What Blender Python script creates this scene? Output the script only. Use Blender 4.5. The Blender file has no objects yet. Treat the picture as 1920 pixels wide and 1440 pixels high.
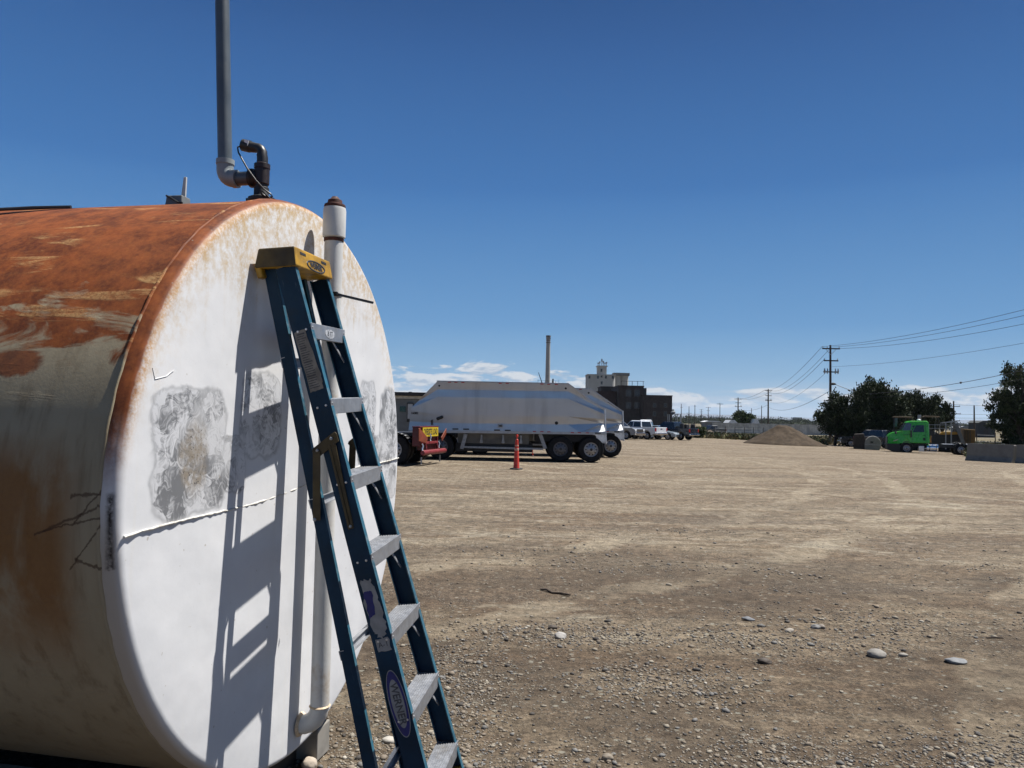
import bpy, math, random
import numpy as np
from mathutils import Vector, Matrix
random.seed(7); RNG = np.random.default_rng(7)
R_ = math.radians
SC = bpy.context.scene
COL = SC.collection

# ------------------------------------------------------------------ camera
CAM_H = 1.70
_f, _cx, _cy = 1440.0, 960.0, 720.0            # photo measures, 1920 px wide
_rho = math.atan(0.02); _p = math.atan(63 / 1440)
FW = Vector((0, math.cos(_p), math.sin(_p))); _r0 = Vector((1, 0, 0)); _u0 = _r0.cross(FW)
CR = math.cos(_rho) * _r0 + math.sin(_rho) * _u0
CU = math.cos(_rho) * _u0 - math.sin(_rho) * _r0
camd = bpy.data.cameras.new('camera'); cam = bpy.data.objects.new('camera', camd); COL.objects.link(cam)
mw = Matrix.Identity(4)
for i in range(3):
    mw[i][0], mw[i][1], mw[i][2] = CR[i], CU[i], -FW[i]
mw[2][3] = CAM_H
cam.matrix_world = mw
camd.sensor_width = 36; camd.lens = 27.0; camd.clip_start = 0.05; camd.clip_end = 30000
SC.camera = cam

# ------------------------------------------------------------------ light, sky, exposure
SUN_EL, SUN_AZ = 64.0, 18.0                    # azimuth from +X towards +Y
sund = bpy.data.lights.new('sun', 'SUN'); sun = bpy.data.objects.new('sun', sund); COL.objects.link(sun)
sund.energy = 5.0; sund.angle = R_(0.5); sund.color = (1.0, 0.965, 0.91)
_sd = Vector((math.cos(R_(SUN_EL)) * math.cos(R_(SUN_AZ)), math.cos(R_(SUN_EL)) * math.sin(R_(SUN_AZ)), math.sin(R_(SUN_EL))))
sun.rotation_euler = _sd.to_track_quat('Z', 'Y').to_euler(); sun.location = (20, 0, 40)
SC.view_settings.view_transform = 'Standard'; SC.view_settings.look = 'None'
SC.view_settings.exposure = 0.8; SC.view_settings.gamma = 1.0
SC.render.resolution_x, SC.render.resolution_y = 1024, 768
SC.cycles.max_bounces = 6; SC.cycles.volume_bounces = 0

# ------------------------------------------------------------------ node helpers
def node(nt, typ, ins=None, **attrs):
    nd = nt.nodes.new(typ)
    for k, v in attrs.items(): setattr(nd, k, v)
    for k, v in (ins or {}).items():
        if isinstance(v, bpy.types.NodeSocket): nt.links.new(v, nd.inputs[k])
        else: nd.inputs[k].default_value = v
    return nd
def mth(nt, op, a, b=0.0, clamp=False):
    return node(nt, 'ShaderNodeMath', {0: a, 1: b}, operation=op, use_clamp=clamp).outputs[0]
def mixc(nt, fac, a, b, blend='MIX'):
    def c(v): return v if isinstance(v, bpy.types.NodeSocket) else ((*v, 1.0) if len(v) == 3 else v)
    return node(nt, 'ShaderNodeMix', {0: fac, 6: c(a), 7: c(b)}, data_type='RGBA', blend_type=blend).outputs[2]
def noise(nt, vec, scale, detail=4.0, rough=0.55, dist=0.0, out=0):
    return node(nt, 'ShaderNodeTexNoise', {'Vector': vec, 'Scale': scale, 'Detail': detail, 'Roughness': rough, 'Distortion': dist}).outputs[out]
def sstep(nt, v, a, b, lo=0.0, hi=1.0):
    return node(nt, 'ShaderNodeMapRange', {'Value': v, 'From Min': a, 'From Max': b, 'To Min': lo, 'To Max': hi}, interpolation_type='SMOOTHSTEP').outputs[0]
def vscale(nt, vec, s, rot=(0, 0, 0), loc=(0, 0, 0)):
    return node(nt, 'ShaderNodeMapping', {'Vector': vec, 'Scale': s, 'Rotation': rot, 'Location': loc}).outputs[0]
def newmat(name):
    m = bpy.data.materials.new(name); m.use_nodes = True; nt = m.node_tree
    return m, nt, nt.nodes['Principled BSDF']
def objco(nt): return node(nt, 'ShaderNodeTexCoord').outputs['Object']
def sepx(nt, v):
    s = node(nt, 'ShaderNodeSeparateXYZ', {0: v}); return s.outputs[0], s.outputs[1], s.outputs[2]
def setbump(nt, b, h, strength=0.3, distance=0.01):
    nt.links.new(node(nt, 'ShaderNodeBump', {'Height': h, 'Strength': strength, 'Distance': distance}).outputs[0], b.inputs['Normal'])
def pmat(name, col, rough=0.6, metal=0.0, var=0.18, scale=6.0, bump=0.0, bscale=60.0, dirt=None, dscale=3.0, damt=0.5, spec=0.5):
    m, nt, b = newmat(name); co = objco(nt)
    n = noise(nt, co, scale, 6, 0.6)
    lo = tuple(c * (1 - var) for c in col); hi = tuple(min(1, c * (1 + var)) for c in col)
    c = mixc(nt, sstep(nt, n, 0.3, 0.7), lo, hi)
    if dirt: c = mixc(nt, sstep(nt, noise(nt, co, dscale, 7, 0.68), 0.5, 0.72, 0, damt), c, dirt)
    nt.links.new(c, b.inputs['Base Color'])
    nt.links.new(sstep(nt, noise(nt, co, scale * 2.3, 4), 0.2, 0.8, max(0.02, rough - 0.12), min(1, rough + 0.12)), b.inputs['Roughness'])
    b.inputs['Metallic'].default_value = metal; b.inputs['Specular IOR Level'].default_value = spec
    if bump: setbump(nt, b, noise(nt, co, bscale, 4), bump, 0.004)
    return m
def emat(name, col, strength):
    m, nt, b = newmat(name); b.inputs['Base Color'].default_value = (*col, 1)
    b.inputs['Emission Color'].default_value = (*col, 1); b.inputs['Emission Strength'].default_value = strength
    return m

# world: physical sky + procedural clouds in the sky directions
W = bpy.data.worlds.new('World'); SC.world = W; W.use_nodes = True
nt = W.node_tree; bg = nt.nodes['Background']
sky = node(nt, 'ShaderNodeTexSky', sky_type='NISHITA', sun_disc=False, sun_elevation=R_(SUN_EL), sun_rotation=R_(90 - SUN_AZ), altitude=900.0, air_density=1.0, dust_density=0.35, ozone_density=2.2)
skyc = node(nt, 'ShaderNodeHueSaturation', {'Color': sky.outputs[0], 'Saturation': 1.35, 'Value': 0.72}).outputs[0]
dirv = node(nt, 'ShaderNodeTexCoord').outputs['Generated']
dx, dy, dz = sepx(nt, dirv)
hyp = mth(nt, 'SQRT', mth(nt, 'ADD', mth(nt, 'MULTIPLY', dx, dx), mth(nt, 'MULTIPLY', dy, dy)))
az = node(nt, 'ShaderNodeMath', {0: dx, 1: dy}, operation='ARCTAN2').outputs[0]
el = mth(nt, 'DIVIDE', dz, mth(nt, 'MAXIMUM', hyp, 0.001))
cv = node(nt, 'ShaderNodeCombineXYZ', {0: mth(nt, 'MULTIPLY', az, 17.0), 1: mth(nt, 'MULTIPLY', el, 62.0), 2: 3.7}).outputs[0]
cn = noise(nt, cv, 1.0, 9, 0.58, 0.25)
lown = noise(nt, node(nt, 'ShaderNodeCombineXYZ', {0: mth(nt, 'MULTIPLY', az, 5.0), 1: mth(nt, 'MULTIPLY', el, 9.0), 2: 1.3}).outputs[0], 1.0, 2, 0.5)
topel = mth(nt, 'ADD', sstep(nt, az, -0.02, 0.22, 0.092, 0.062), mth(nt, 'MULTIPLY', mth(nt, 'SUBTRACT', lown, 0.5), 0.03))
band = mth(nt, 'MULTIPLY', sstep(nt, mth(nt, 'SUBTRACT', topel, el), 0.0, 0.026), sstep(nt, el, 0.006, 0.022))
cl = sstep(nt, mth(nt, 'ADD', cn, mth(nt, 'MULTIPLY', mth(nt, 'SUBTRACT', band, 1.0), 0.38)), 0.428, 0.525)
cv2 = node(nt, 'ShaderNodeCombineXYZ', {0: mth(nt, 'MULTIPLY', az, 7.0), 1: mth(nt, 'MULTIPLY', el, 95.0), 2: 8.1}).outputs[0]
cn2 = noise(nt, cv2, 1.0, 7, 0.6, 0.3)
band2 = mth(nt, 'MULTIPLY', sstep(nt, el, 0.0, 0.012), sstep(nt, el, 0.058, 0.03))
st = mth(nt, 'MULTIPLY', sstep(nt, cn2, 0.38, 0.62), band2)
# cloud undersides are greyer: sample the same field slightly higher
cvu = node(nt, 'ShaderNodeVectorMath', {0: cv, 1: (0.0, 0.30, 0.0)}, operation='ADD').outputs[0]
under = sstep(nt, mth(nt, 'SUBTRACT', noise(nt, cvu, 1.0, 9, 0.58, 0.25), cn), -0.06, 0.10)
ccol = mixc(nt, under, (8.4, 8.6, 8.8), (4.6, 5.5, 6.7))
def lin(a, b): return node(nt, 'ShaderNodeMapRange', {'Value': el, 'From Min': a, 'From Max': b}).outputs[0]
low_sky = mixc(nt, lin(0.02, 0.12), (3.1, 5.4, 7.6), (1.45, 3.65, 6.8))
low_sky = mixc(nt, lin(0.11, 0.30), low_sky, (0.56, 2.05, 5.2))
low_sky = mixc(nt, lin(0.28, 0.56), low_sky, (0.25, 0.98, 3.1))
skyc = mixc(nt, sstep(nt, el, 0.45, 0.75), low_sky, skyc)
c = mixc(nt, mth(nt, 'MULTIPLY', st, 0.6), skyc, (5.0, 6.0, 7.4))
c = mixc(nt, mth(nt, 'MULTIPLY', cl, 0.85), c, ccol)
nt.links.new(c, bg.inputs['Color']); bg.inputs['Strength'].default_value = 0.05

# ------------------------------------------------------------------ geometry helpers
def ray(px, py):
    d = CR * ((px - _cx) / _f) - CU * ((py - _cy) / _f) + FW
    return d / d.y
def at(px, py, Y): return Vector((0, 0, CAM_H)) + ray(px, py) * Y
def sm(a, b, x):
    t = np.clip((x - a) / (b - a), 0, 1); return t * t * (3 - 2 * t)
def gz(x, y): return -0.02 * np.clip(np.asarray(x, float) - 2, 0, 43) * sm(18, 60, np.asarray(y, float)) - 0.3 * sm(95, 190, np.asarray(y, float))
def gzf(x, y): return float(gz(x, y))
def X_at(px, Y): return at(px, 785, Y).x

class MB:
    def __init__(s): s.v = []; s.f = []; s.m = []
    def add(s, vs, fs, mi=0):
        o = len(s.v); s.v += [tuple(v) for v in vs]; s.f += [tuple(i + o for i in f) for f in fs]; s.m += [mi] * len(fs); return s
    def box(s, c, size, mi=0, rot=None, top=(1, 1), shift=(0, 0)):
        hx, hy, hz = size[0] / 2, size[1] / 2, size[2] / 2; vs = []
        for z, t, sh in ((-hz, (1, 1), (0, 0)), (hz, top, shift)):
            for x, y in ((-hx, -hy), (hx, -hy), (hx, hy), (-hx, hy)): vs.append(Vector((x * t[0] + sh[0], y * t[1] + sh[1], z)))
        if rot is not None: vs = [rot @ v for v in vs]
        return s.add([v + Vector(c) for v in vs], [(3, 2, 1, 0), (4, 5, 6, 7), (0, 1, 5, 4), (1, 2, 6, 5), (2, 3, 7, 6), (3, 0, 4, 7)], mi)
    def bb(s, a, b, mi=0):
        return s.box([(a[i] + b[i]) / 2 for i in range(3)], [abs(b[i] - a[i]) for i in range(3)], mi)
    def bar(s, p0, p1, w, t, up=(0, 0, 1), mi=0, w1=None):
        p0, p1, up = Vector(p0), Vector(p1), Vector(up); d = (p1 - p0).normalized()
        sd = d.cross(up).normalized(); u = sd.cross(d).normalized(); vs = []
        for p, ww in ((p0, w), (p1, w1 or w)):
            for a, b in ((-1, -1), (1, -1), (1, 1), (-1, 1)): vs.append(p + sd * (a * ww / 2) + u * (b * t / 2))
        return s.add(vs, [(3, 2, 1, 0), (4, 5, 6, 7), (0, 1, 5, 4), (1, 2, 6, 5), (2, 3, 7, 6), (3, 0, 4, 7)], mi)
    def cyl(s, p0, p1, r0, r1=None, n=16, mi=0, caps=True):
        return s.tube([p0, p1], [r0, r0 if r1 is None else r1], n, mi, caps)
    def tube(s, pts, r, n=8, mi=0, caps=True):
        pts = [Vector(p) for p in pts]; rs = r if isinstance(r, (list, tuple)) else [r] * len(pts)
        vs = []; prev = None
        for i, p in enumerate(pts):
            d = (pts[min(i + 1, len(pts) - 1)] - pts[max(i - 1, 0)]).normalized()
            if prev is None:
                a = Vector((0, 0, 1)) if abs(d.z) < 0.9 else Vector((1, 0, 0)); sx = d.cross(a).normalized()
            else: sx = (prev - d * prev.dot(d)).normalized()
            prev = sx; sy = d.cross(sx)
            for k in range(n):
                t = 2 * math.pi * k / n; vs.append(p + (sx * math.cos(t) + sy * math.sin(t)) * rs[i])
        fs = []
        for i in range(len(pts) - 1):
            for k in range(n):
                k2 = (k + 1) % n; fs.append((i * n + k, i * n + k2, (i + 1) * n + k2, (i + 1) * n + k))
        if caps: fs.append(tuple(range(n - 1, -1, -1))); fs.append(tuple(range((len(pts) - 1) * n, len(pts) * n)))
        return s.add(vs, fs, mi)
    def lathe(s, prof, o, ax, n=32, mi=0, ref=None):
        """prof: (radius, height along axis)"""
        o, ax = Vector(o), Vector(ax).normalized(); a = Vector((0, 0, 1)) if abs(ax.z) < 0.9 else Vector((1, 0, 0))
        sx = ax.cross(a).normalized(); sy = ax.cross(sx); vs = []
        for r, h in prof:
            for k in range(n):
                t = 2 * math.pi * k / n; vs.append(o + ax * h + (sx * math.cos(t) + sy * math.sin(t)) * max(r, 1e-5))
        fs = []
        for i in range(len(prof) - 1):
            for k in range(n):
                k2 = (k + 1) % n; fs.append((i * n + k, i * n + k2, (i + 1) * n + k2, (i + 1) * n + k))
        return s.add(vs, fs, mi)
    def prism(s, poly, fn, t0, t1, mi=0):
        """poly (a,b) list, fn(a,b,t)->3d"""
        n = len(poly); vs = [fn(a, b, t0) for a, b in poly] + [fn(a, b, t1) for a, b in poly]
        fs = [tuple(range(n - 1, -1, -1)), tuple(range(n, 2 * n))] + [(i, (i + 1) % n, n + (i + 1) % n, n + i) for i in range(n)]
        return s.add(vs, fs, mi)
    def build(s, name, mats, parent=None, smooth=None, bevel=0, seg=2):
        me = bpy.data.meshes.new(name); me.from_pydata(s.v, [], s.f)
        if not isinstance(mats, (list, tuple)): mats = [mats]
        for m in mats: me.materials.append(m)
        me.polygons.foreach_set('material_index', np.array(s.m, dtype=np.int32))
        import bmesh
        bm = bmesh.new(); bm.from_mesh(me); bmesh.ops.recalc_face_normals(bm, faces=bm.faces); bm.to_mesh(me); bm.free()
        if smooth is not None:
            me.polygons.foreach_set('use_smooth', np.ones(len(me.polygons), dtype=bool)); me.set_sharp_from_angle(angle=R_(smooth))
        ob = bpy.data.objects.new(name, me); COL.objects.link(ob)
        if parent is not None: ob.parent = parent
        if bevel:
            md = ob.modifiers.new('bevel', 'BEVEL'); md.width = bevel; md.segments = seg; md.limit_method = 'ANGLE'; md.angle_limit = R_(35)
        return ob
XZ = lambda a, b, t: Vector((a, t, b))
YZ = lambda a, b, t: Vector((t, a, b))

def tag(o, label=None, cat=None, group=None, kind=None):
    if label: o['label'] = label
    if cat: o['category'] = cat
    if group: o['group'] = group
    if kind: o['kind'] = kind
    return o
def thing(name, label, cat, loc=(0, 0, 0), rz=0.0, group=None):
    o = bpy.data.objects.new(name, None); COL.objects.link(o); o.location = loc; o.rotation_euler = (0, 0, rz)
    o.empty_display_size = 0.2
    return tag(o, label, cat, group)
def kids(o): return [c for c in list(COL.objects) if c.parent == o]
def copy_tree(o, parent=None, label=None):
    c = o.copy(); COL.objects.link(c); c.parent = parent
    if label: c['label'] = label
    for ch in kids(o): copy_tree(ch, c)
    return c
def text(name, body, size, mat, parent, M, depth=0.001, align='CENTER', sx=1.0, bold=0.0):
    cu = bpy.data.curves.new(name, 'FONT'); cu.body = body; cu.size = size; cu.extrude = depth; cu.align_x = align; cu.align_y = 'CENTER'; cu.offset = bold
    cu.resolution_u = 3
    t = bpy.data.objects.new(name, cu); COL.objects.link(t)
    me = bpy.data.meshes.new_from_object(t.evaluated_get(bpy.context.evaluated_depsgraph_get()))
    bpy.data.objects.remove(t)
    me.name = name; me.materials.clear(); me.materials.append(mat)
    ob = bpy.data.objects.new(name, me); COL.objects.link(ob); ob.parent = parent; ob.matrix_local = M @ Matrix.Diagonal((sx, 1, 1, 1)); return ob
def frame(o, x, y):
    x = Vector(x).normalized(); y = Vector(y).normalized(); z = x.cross(y)
    m = Matrix.Identity(4)
    for i in range(3): m[i][0], m[i][1], m[i][2], m[i][3] = x[i], y[i], z[i], o[i]
    return m
# numpy value noise
_tab = np.random.default_rng(3).random((257, 257))
def vn(x, y):
    x = np.asarray(x, float); y = np.asarray(y, float); xi = np.floor(x).astype(int); yi = np.floor(y).astype(int)
    fx, fy = x - xi, y - yi; fx = fx * fx * (3 - 2 * fx); fy = fy * fy * (3 - 2 * fy)
    a, b = xi % 256, yi % 256; a1, b1 = (xi + 1) % 256, (yi + 1) % 256
    return (_tab[a, b] * (1 - fx) + _tab[a1, b] * fx) * (1 - fy) + (_tab[a, b1] * (1 - fx) + _tab[a1, b1] * fx) * fy
def fbm(x, y, o=4):
    s = 0; a = 0.5
    for i in range(o): s = s + a * (vn(x * 2 ** i + 17 * i, y * 2 ** i + 31 * i) - 0.5); a *= 0.5
    return s

# ------------------------------------------------------------------ shared materials
M_rubber = pmat('tyre_rubber', (0.012, 0.012, 0.013), 0.8, var=0.3, spec=0.25)
M_black = pmat('black_metal', (0.013, 0.013, 0.014), 0.55, var=0.3)
M_blackpl = pmat('black_plastic', (0.016, 0.016, 0.017), 0.45, var=0.25)
M_alu = pmat('brushed_aluminium', (0.62, 0.63, 0.65), 0.38, 0.9, var=0.1, scale=20, dirt=(0.25, 0.24, 0.23), dscale=7, damt=0.6)
M_chrome = pmat('chrome', (0.8, 0.8, 0.82), 0.12, 1.0, var=0.05)
M_galv = pmat('galvanised_steel', (0.30, 0.31, 0.32), 0.5, 0.5, var=0.2, scale=12)
M_glass = pmat('dark_glass', (0.012, 0.014, 0.017), 0.06, 0.0, var=0.1, spec=0.6)
M_white = pmat('white_paint', (0.74, 0.75, 0.76), 0.35, var=0.05)
M_rimalu = pmat('wheel_aluminium', (0.34, 0.34, 0.35), 0.42, 0.7, var=0.15, scale=15, dirt=(0.12, 0.11, 0.10), dscale=8, damt=0.6)
M_redl = pmat('red_lens', (0.35, 0.01, 0.01), 0.3, var=0.1)
M_concrete = pmat('concrete', (0.33, 0.32, 0.30), 0.9, var=0.15, scale=2.0, bump=0.2, bscale=30, dirt=(0.16, 0.15, 0.14), dscale=1.5)
M_wood = pmat('weathered_pole_wood', (0.055, 0.042, 0.033), 0.9, var=0.3, scale=3)
M_wire = pmat('power_cable', (0.02, 0.02, 0.022), 0.6)
M_ylw = pmat('machine_yellow', (0.50, 0.27, 0.025), 0.5, var=0.15, dirt=(0.12, 0.08, 0.03), damt=0.6)

# ================================================================== GROUND
def make_ground():
    rad = np.concatenate([np.arange(0.3, 13, 0.055), 13 * 1.055 ** np.arange(0, 128)])
    na = 640
    th = np.linspace(0, 2 * np.pi, na, endpoint=False)
    RR, TT = np.meshgrid(rad, th, indexing='ij')
    x = RR * np.sin(TT); y = RR * np.cos(TT)
    fade = 1 - sm(14, 40, RR)
    z = gz(x, y) + fade * (0.05 * fbm(x * 0.5, y * 0.9, 3) + 0.030 * fbm(x * 2.2 + 9, y * 2.6, 4) + 0.012 * fbm(x * 9, y * 9, 2))
    # wheel ruts that run across the yard
    rut = np.sin((y - 0.06 * x + 1.2 * fbm(x * 0.15, y * 0.12, 2)) * 3.2)
    z += 0.005 * rut * sm(5, 8, RR) * (1 - sm(18, 34, RR))
    nr = len(rad); v = np.stack([x, y, z], -1).reshape(-1, 3)
    v = np.concatenate([v, [[0, 0, 0]]])
    i = np.arange(nr - 1)[:, None]; k = np.arange(na)[None]; k2 = (k + 1) % na
    q = np.stack([i * na + k + 0 * k, (i + 1) * na + k, (i + 1) * na + k2, i * na + k2], -1).reshape(-1, 4)
    me = bpy.data.meshes.new('ground')
    c0 = [(len(v) - 1, int(a), int((a + 1) % na)) for a in range(na)]
    me.from_pydata(v.tolist(), [], q[:, ::-1].tolist() + c0)
    me.polygons.foreach_set('use_smooth', np.ones(len(me.polygons), dtype=bool))
    m, nt, b = newmat('gravel_yard'); pos = node(nt, 'ShaderNodeNewGeometry').outputs['Position']
    px, py, pz = sepx(nt, pos)
    big = noise(nt, vscale(nt, pos, (0.16, 0.42, 0.3), (0, 0, R_(4))), 1.0, 6, 0.6, 0.4)
    trk = noise(nt, vscale(nt, pos, (0.10, 0.95, 1.0), (0, 0, R_(-7)), (3, 1, 0)), 1.0, 6, 0.62, 1.1)
    med = noise(nt, pos, 2.6, 6, 0.62)
    fine = noise(nt, pos, 34.0, 5, 0.7)
    tan = (0.1861, 0.1491, 0.1045); brown = (0.1125, 0.0801, 0.0532); pale = (0.2432, 0.2024, 0.1463); grey = (0.1287, 0.1121, 0.0905)
    c = mixc(nt, sstep(nt, big, 0.38, 0.58), brown, tan)
    c = mixc(nt, sstep(nt, noise(nt, pos, 0.75, 5, 0.65, 0.6), 0.46, 0.66, 0, 0.65), c, brown)
    c = mixc(nt, sstep(nt, trk, 0.50, 0.66, 0, 0.55), c, pale)
    c = mixc(nt, sstep(nt, trk, 0.47, 0.36, 0, 0.45), c, grey)
    for rz_, sc_, off in ((24, 1.3, 3.0), (-16, 1.0, 8.0), (4, 1.9, 5.0)):
        tn = noise(nt, vscale(nt, pos, (0.07, sc_, 1.0), (0, 0, R_(rz_)), (off, off, 0)), 1.0, 4, 0.55, 0.7)
        ln = mth(nt, 'ABSOLUTE', mth(nt, 'SUBTRACT', tn, 0.5))
        c = mixc(nt, mth(nt, 'MULTIPLY', sstep(nt, ln, 0.035, 0.004, 0, 0.55), sstep(nt, big, 0.40, 0.58)), c, brown)
        c = mixc(nt, mth(nt, 'MULTIPLY', sstep(nt, mth(nt, 'ABSOLUTE', mth(nt, 'SUBTRACT', tn, 0.56)), 0.03, 0.004, 0, 0.4), sstep(nt, big, 0.40, 0.58)), c, pale)
    # damp brown patch in front of the tank
    dxp = mth(nt, 'DIVIDE', mth(nt, 'SUBTRACT', px, 0.9), 2.6); dyp = mth(nt, 'DIVIDE', mth(nt, 'SUBTRACT', py, 7.75), 1.25)
    rr = mth(nt, 'ADD', mth(nt, 'ADD', mth(nt, 'MULTIPLY', dxp, dxp), mth(nt, 'MULTIPLY', dyp, dyp)), mth(nt, 'MULTIPLY', mth(nt, 'SUBTRACT', med, 0.5), 1.5))
    c = mixc(nt, sstep(nt, rr, 1.1, 0.55, 0, 0.62), c, (0.0858, 0.0588, 0.0393))
    # brown, finer soil close to the camera
    near = mth(nt, 'MULTIPLY', sstep(nt, py, 7.0, 3.5), sstep(nt, med, 0.40, 0.6))
    c = mixc(nt, mth(nt, 'MULTIPLY', near, 0.5), c, (0.1000, 0.0727, 0.0488))
    pl = mth(nt, 'MULTIPLY', sstep(nt, noise(nt, pos, 1.1, 4, 0.6), 0.56, 0.7), sstep(nt, py, 9, 5))
    c = mixc(nt, mth(nt, 'MULTIPLY', pl, 0.6), c, (0.2432, 0.1977, 0.1377))
    c = mixc(nt, sstep(nt, med, 0.35, 0.7, 0.0, 0.32), c, (0.0811, 0.0634, 0.0470))
    c = mixc(nt, 1.0, c, mixc(nt, sstep(nt, fine, 0.25, 0.75), (0.45, 0.45, 0.45), (1.55, 1.55, 1.55)), 'MULTIPLY')
    zone = noise(nt, vscale(nt, pos, (0.30, 0.55, 1.0), (0, 0, R_(-12)), (7, 2, 0)), 1.0, 7, 0.66, 0.5)
    c = mixc(nt, mth(nt, 'MULTIPLY', sstep(nt, zone, 0.53, 0.42, 0, 0.7), sstep(nt, py, 26, 8)), c, (0.0902, 0.0699, 0.0508))
    c = mixc(nt, mth(nt, 'MULTIPLY', sstep(nt, zone, 0.58, 0.68, 0, 0.75), sstep(nt, py, 60, 20)), c, (0.2695, 0.2353, 0.1782))
    wob = mth(nt, 'ADD', mth(nt, 'MULTIPLY', mth(nt, 'SUBTRACT', big, 0.5), 1.6), mth(nt, 'MULTIPLY', mth(nt, 'SUBTRACT', med, 0.5), 0.5))
    brk = sstep(nt, noise(nt, pos, 0.55, 5, 0.65), 0.40, 0.60)
    for cx_, cy_, rad_ in ((24.0, -8.0, 22.5), (24.0, -8.0, 24.5), (-22.0, 34.0, 33.0), (-22.0, 34.0, 35.1), (40.0, 62.0, 52.0), (40.0, 62.0, 54.1), (6.0, 60.0, 45.0), (6.0, 60.0, 47.2), (60.0, 4.0, 46.0), (60.0, 4.0, 48.2)):
        ax_ = mth(nt, 'SUBTRACT', px, cx_); ay_ = mth(nt, 'SUBTRACT', py, cy_)
        dd = mth(nt, 'ABSOLUTE', mth(nt, 'ADD', mth(nt, 'SUBTRACT', mth(nt, 'SQRT', mth(nt, 'ADD', mth(nt, 'MULTIPLY', ax_, ax_), mth(nt, 'MULTIPLY', ay_, ay_))), rad_), wob))
        c = mixc(nt, mth(nt, 'MULTIPLY', mth(nt, 'MULTIPLY', sstep(nt, dd, 0.42, 0.30), sstep(nt, dd, 0.10, 0.30)), mth(nt, 'MULTIPLY', brk, 0.45)), c, brown)
        c = mixc(nt, mth(nt, 'MULTIPLY', sstep(nt, dd, 0.30, 0.16), mth(nt, 'MULTIPLY', brk, 0.6)), c, pale)
    zf = sstep(nt, mth(nt, 'ADD', py, mth(nt, 'MULTIPLY', mth(nt, 'SUBTRACT', zone, 0.5), 9.0)), 5.5, 10.5)
    c = mixc(nt, 1.0, c, mixc(nt, zf, (0.92, 0.90, 0.875), (1.17, 1.185, 1.18)), 'MULTIPLY')
    grain = noise(nt, pos, 7.0, 11, 0.82)
    c = mixc(nt, 1.0, c, mixc(nt, sstep(nt, grain, 0.30, 0.70), (0.48, 0.48, 0.48), (1.5, 1.5, 1.5)), 'MULTIPLY')
    vor3 = node(nt, 'ShaderNodeTexVoronoi', {'Vector': vscale(nt, pos, (0.8, 1.0, 1.0)), 'Scale': 21.0}); v3, _, _ = sepx(nt, vor3.outputs['Color'])
    c = mixc(nt, mth(nt, 'MULTIPLY', mth(nt, 'MULTIPLY', sstep(nt, vor3.outputs['Distance'], 0.42, 0.2), sstep(nt, v3, 0.62, 0.7)), 0.7), c, mixc(nt, sstep(nt, v3, 0.86, 0.9), (0.0576, 0.0508, 0.0392), (0.3009, 0.2877, 0.2349)))
    vor = node(nt, 'ShaderNodeTexVoronoi', {'Vector': pos, 'Scale': 55.0})
    _, _, vr = sepx(nt, vor.outputs['Color'])
    sp = mth(nt, 'MULTIPLY', sstep(nt, vor.outputs['Distance'], 0.55, 0.3), sstep(nt, vr, 0.72, 0.8))
    sp = mth(nt, 'MULTIPLY', sp, sstep(nt, noise(nt, pos, 1.3, 4), 0.40, 0.62))
    c = mixc(nt, sp, c, mixc(nt, sstep(nt, vr, 0.8, 1.0), (0.2575, 0.2256, 0.1786), (0.0525, 0.0460, 0.0393)))
    vor2 = node(nt, 'ShaderNodeTexVoronoi', {'Vector': vscale(nt, pos, (0.5, 1.0, 1.0)), 'Scale': 11.0})
    v2, _, _ = sepx(nt, vor2.outputs['Color'])
    farm = sstep(nt, py, 7, 14)
    sp2 = mth(nt, 'MULTIPLY', mth(nt, 'MULTIPLY', sstep(nt, vor2.outputs['Distance'], 0.5, 0.25), sstep(nt, v2, 0.45, 0.6)), farm)
    c = mixc(nt, mth(nt, 'MULTIPLY', sp2, 0.85), c, mixc(nt, sstep(nt, v2, 0.75, 0.85), (0.0763, 0.0624, 0.0470), (0.2861, 0.2438, 0.1873)))
    # fields beyond the yard: dry grass
    fld = mth(nt, 'MULTIPLY', sstep(nt, mth(nt, 'ADD', py, mth(nt, 'MULTIPLY', med, 12.0)), 98, 112), sstep(nt, px, -30, 8))
    c = mixc(nt, fld, c, mixc(nt, sstep(nt, big, 0.35, 0.65), (0.0953, 0.0808, 0.0418), (0.1526, 0.1270, 0.0854)))
    nt.links.new(c, b.inputs['Base Color']); b.inputs['Roughness'].default_value = 0.95; b.inputs['Specular IOR Level'].default_value = 0.2
    h = mth(nt, 'ADD', mth(nt, 'MULTIPLY', fine, 0.6), mth(nt, 'ADD', mth(nt, 'MULTIPLY', med, 0.9), mth(nt, 'MULTIPLY', sp, 0.5)))
    setbump(nt, b, mth(nt, 'ADD', h, mth(nt, 'MULTIPLY', grain, 1.1)), 1.0, 0.03)
    me.materials.append(m)
    o = bpy.data.objects.new('ground', me); COL.objects.link(o)
    tag(o, 'bare tan gravel yard with wheel tracks and fields beyond', 'ground', kind='structure')
    return v[:-1].reshape(nr, na, 3)
GV = make_ground()
from mathutils.bvhtree import BVHTree
_gm = bpy.data.objects['ground'].data
_bvh = BVHTree.FromPolygons([v.co.copy() for v in _gm.vertices], [tuple(p.vertices) for p in _gm.polygons])
def ground_z(x, y):
    h = _bvh.ray_cast(Vector((x, y, 20)), Vector((0, 0, -1)))
    return h[0].z if h[0] is not None else gzf(x, y)
def ground_px(px, py):
    d = ray(px, py); h = _bvh.ray_cast(Vector((0, 0, CAM_H)), d.normalized()); return h[0]

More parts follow.
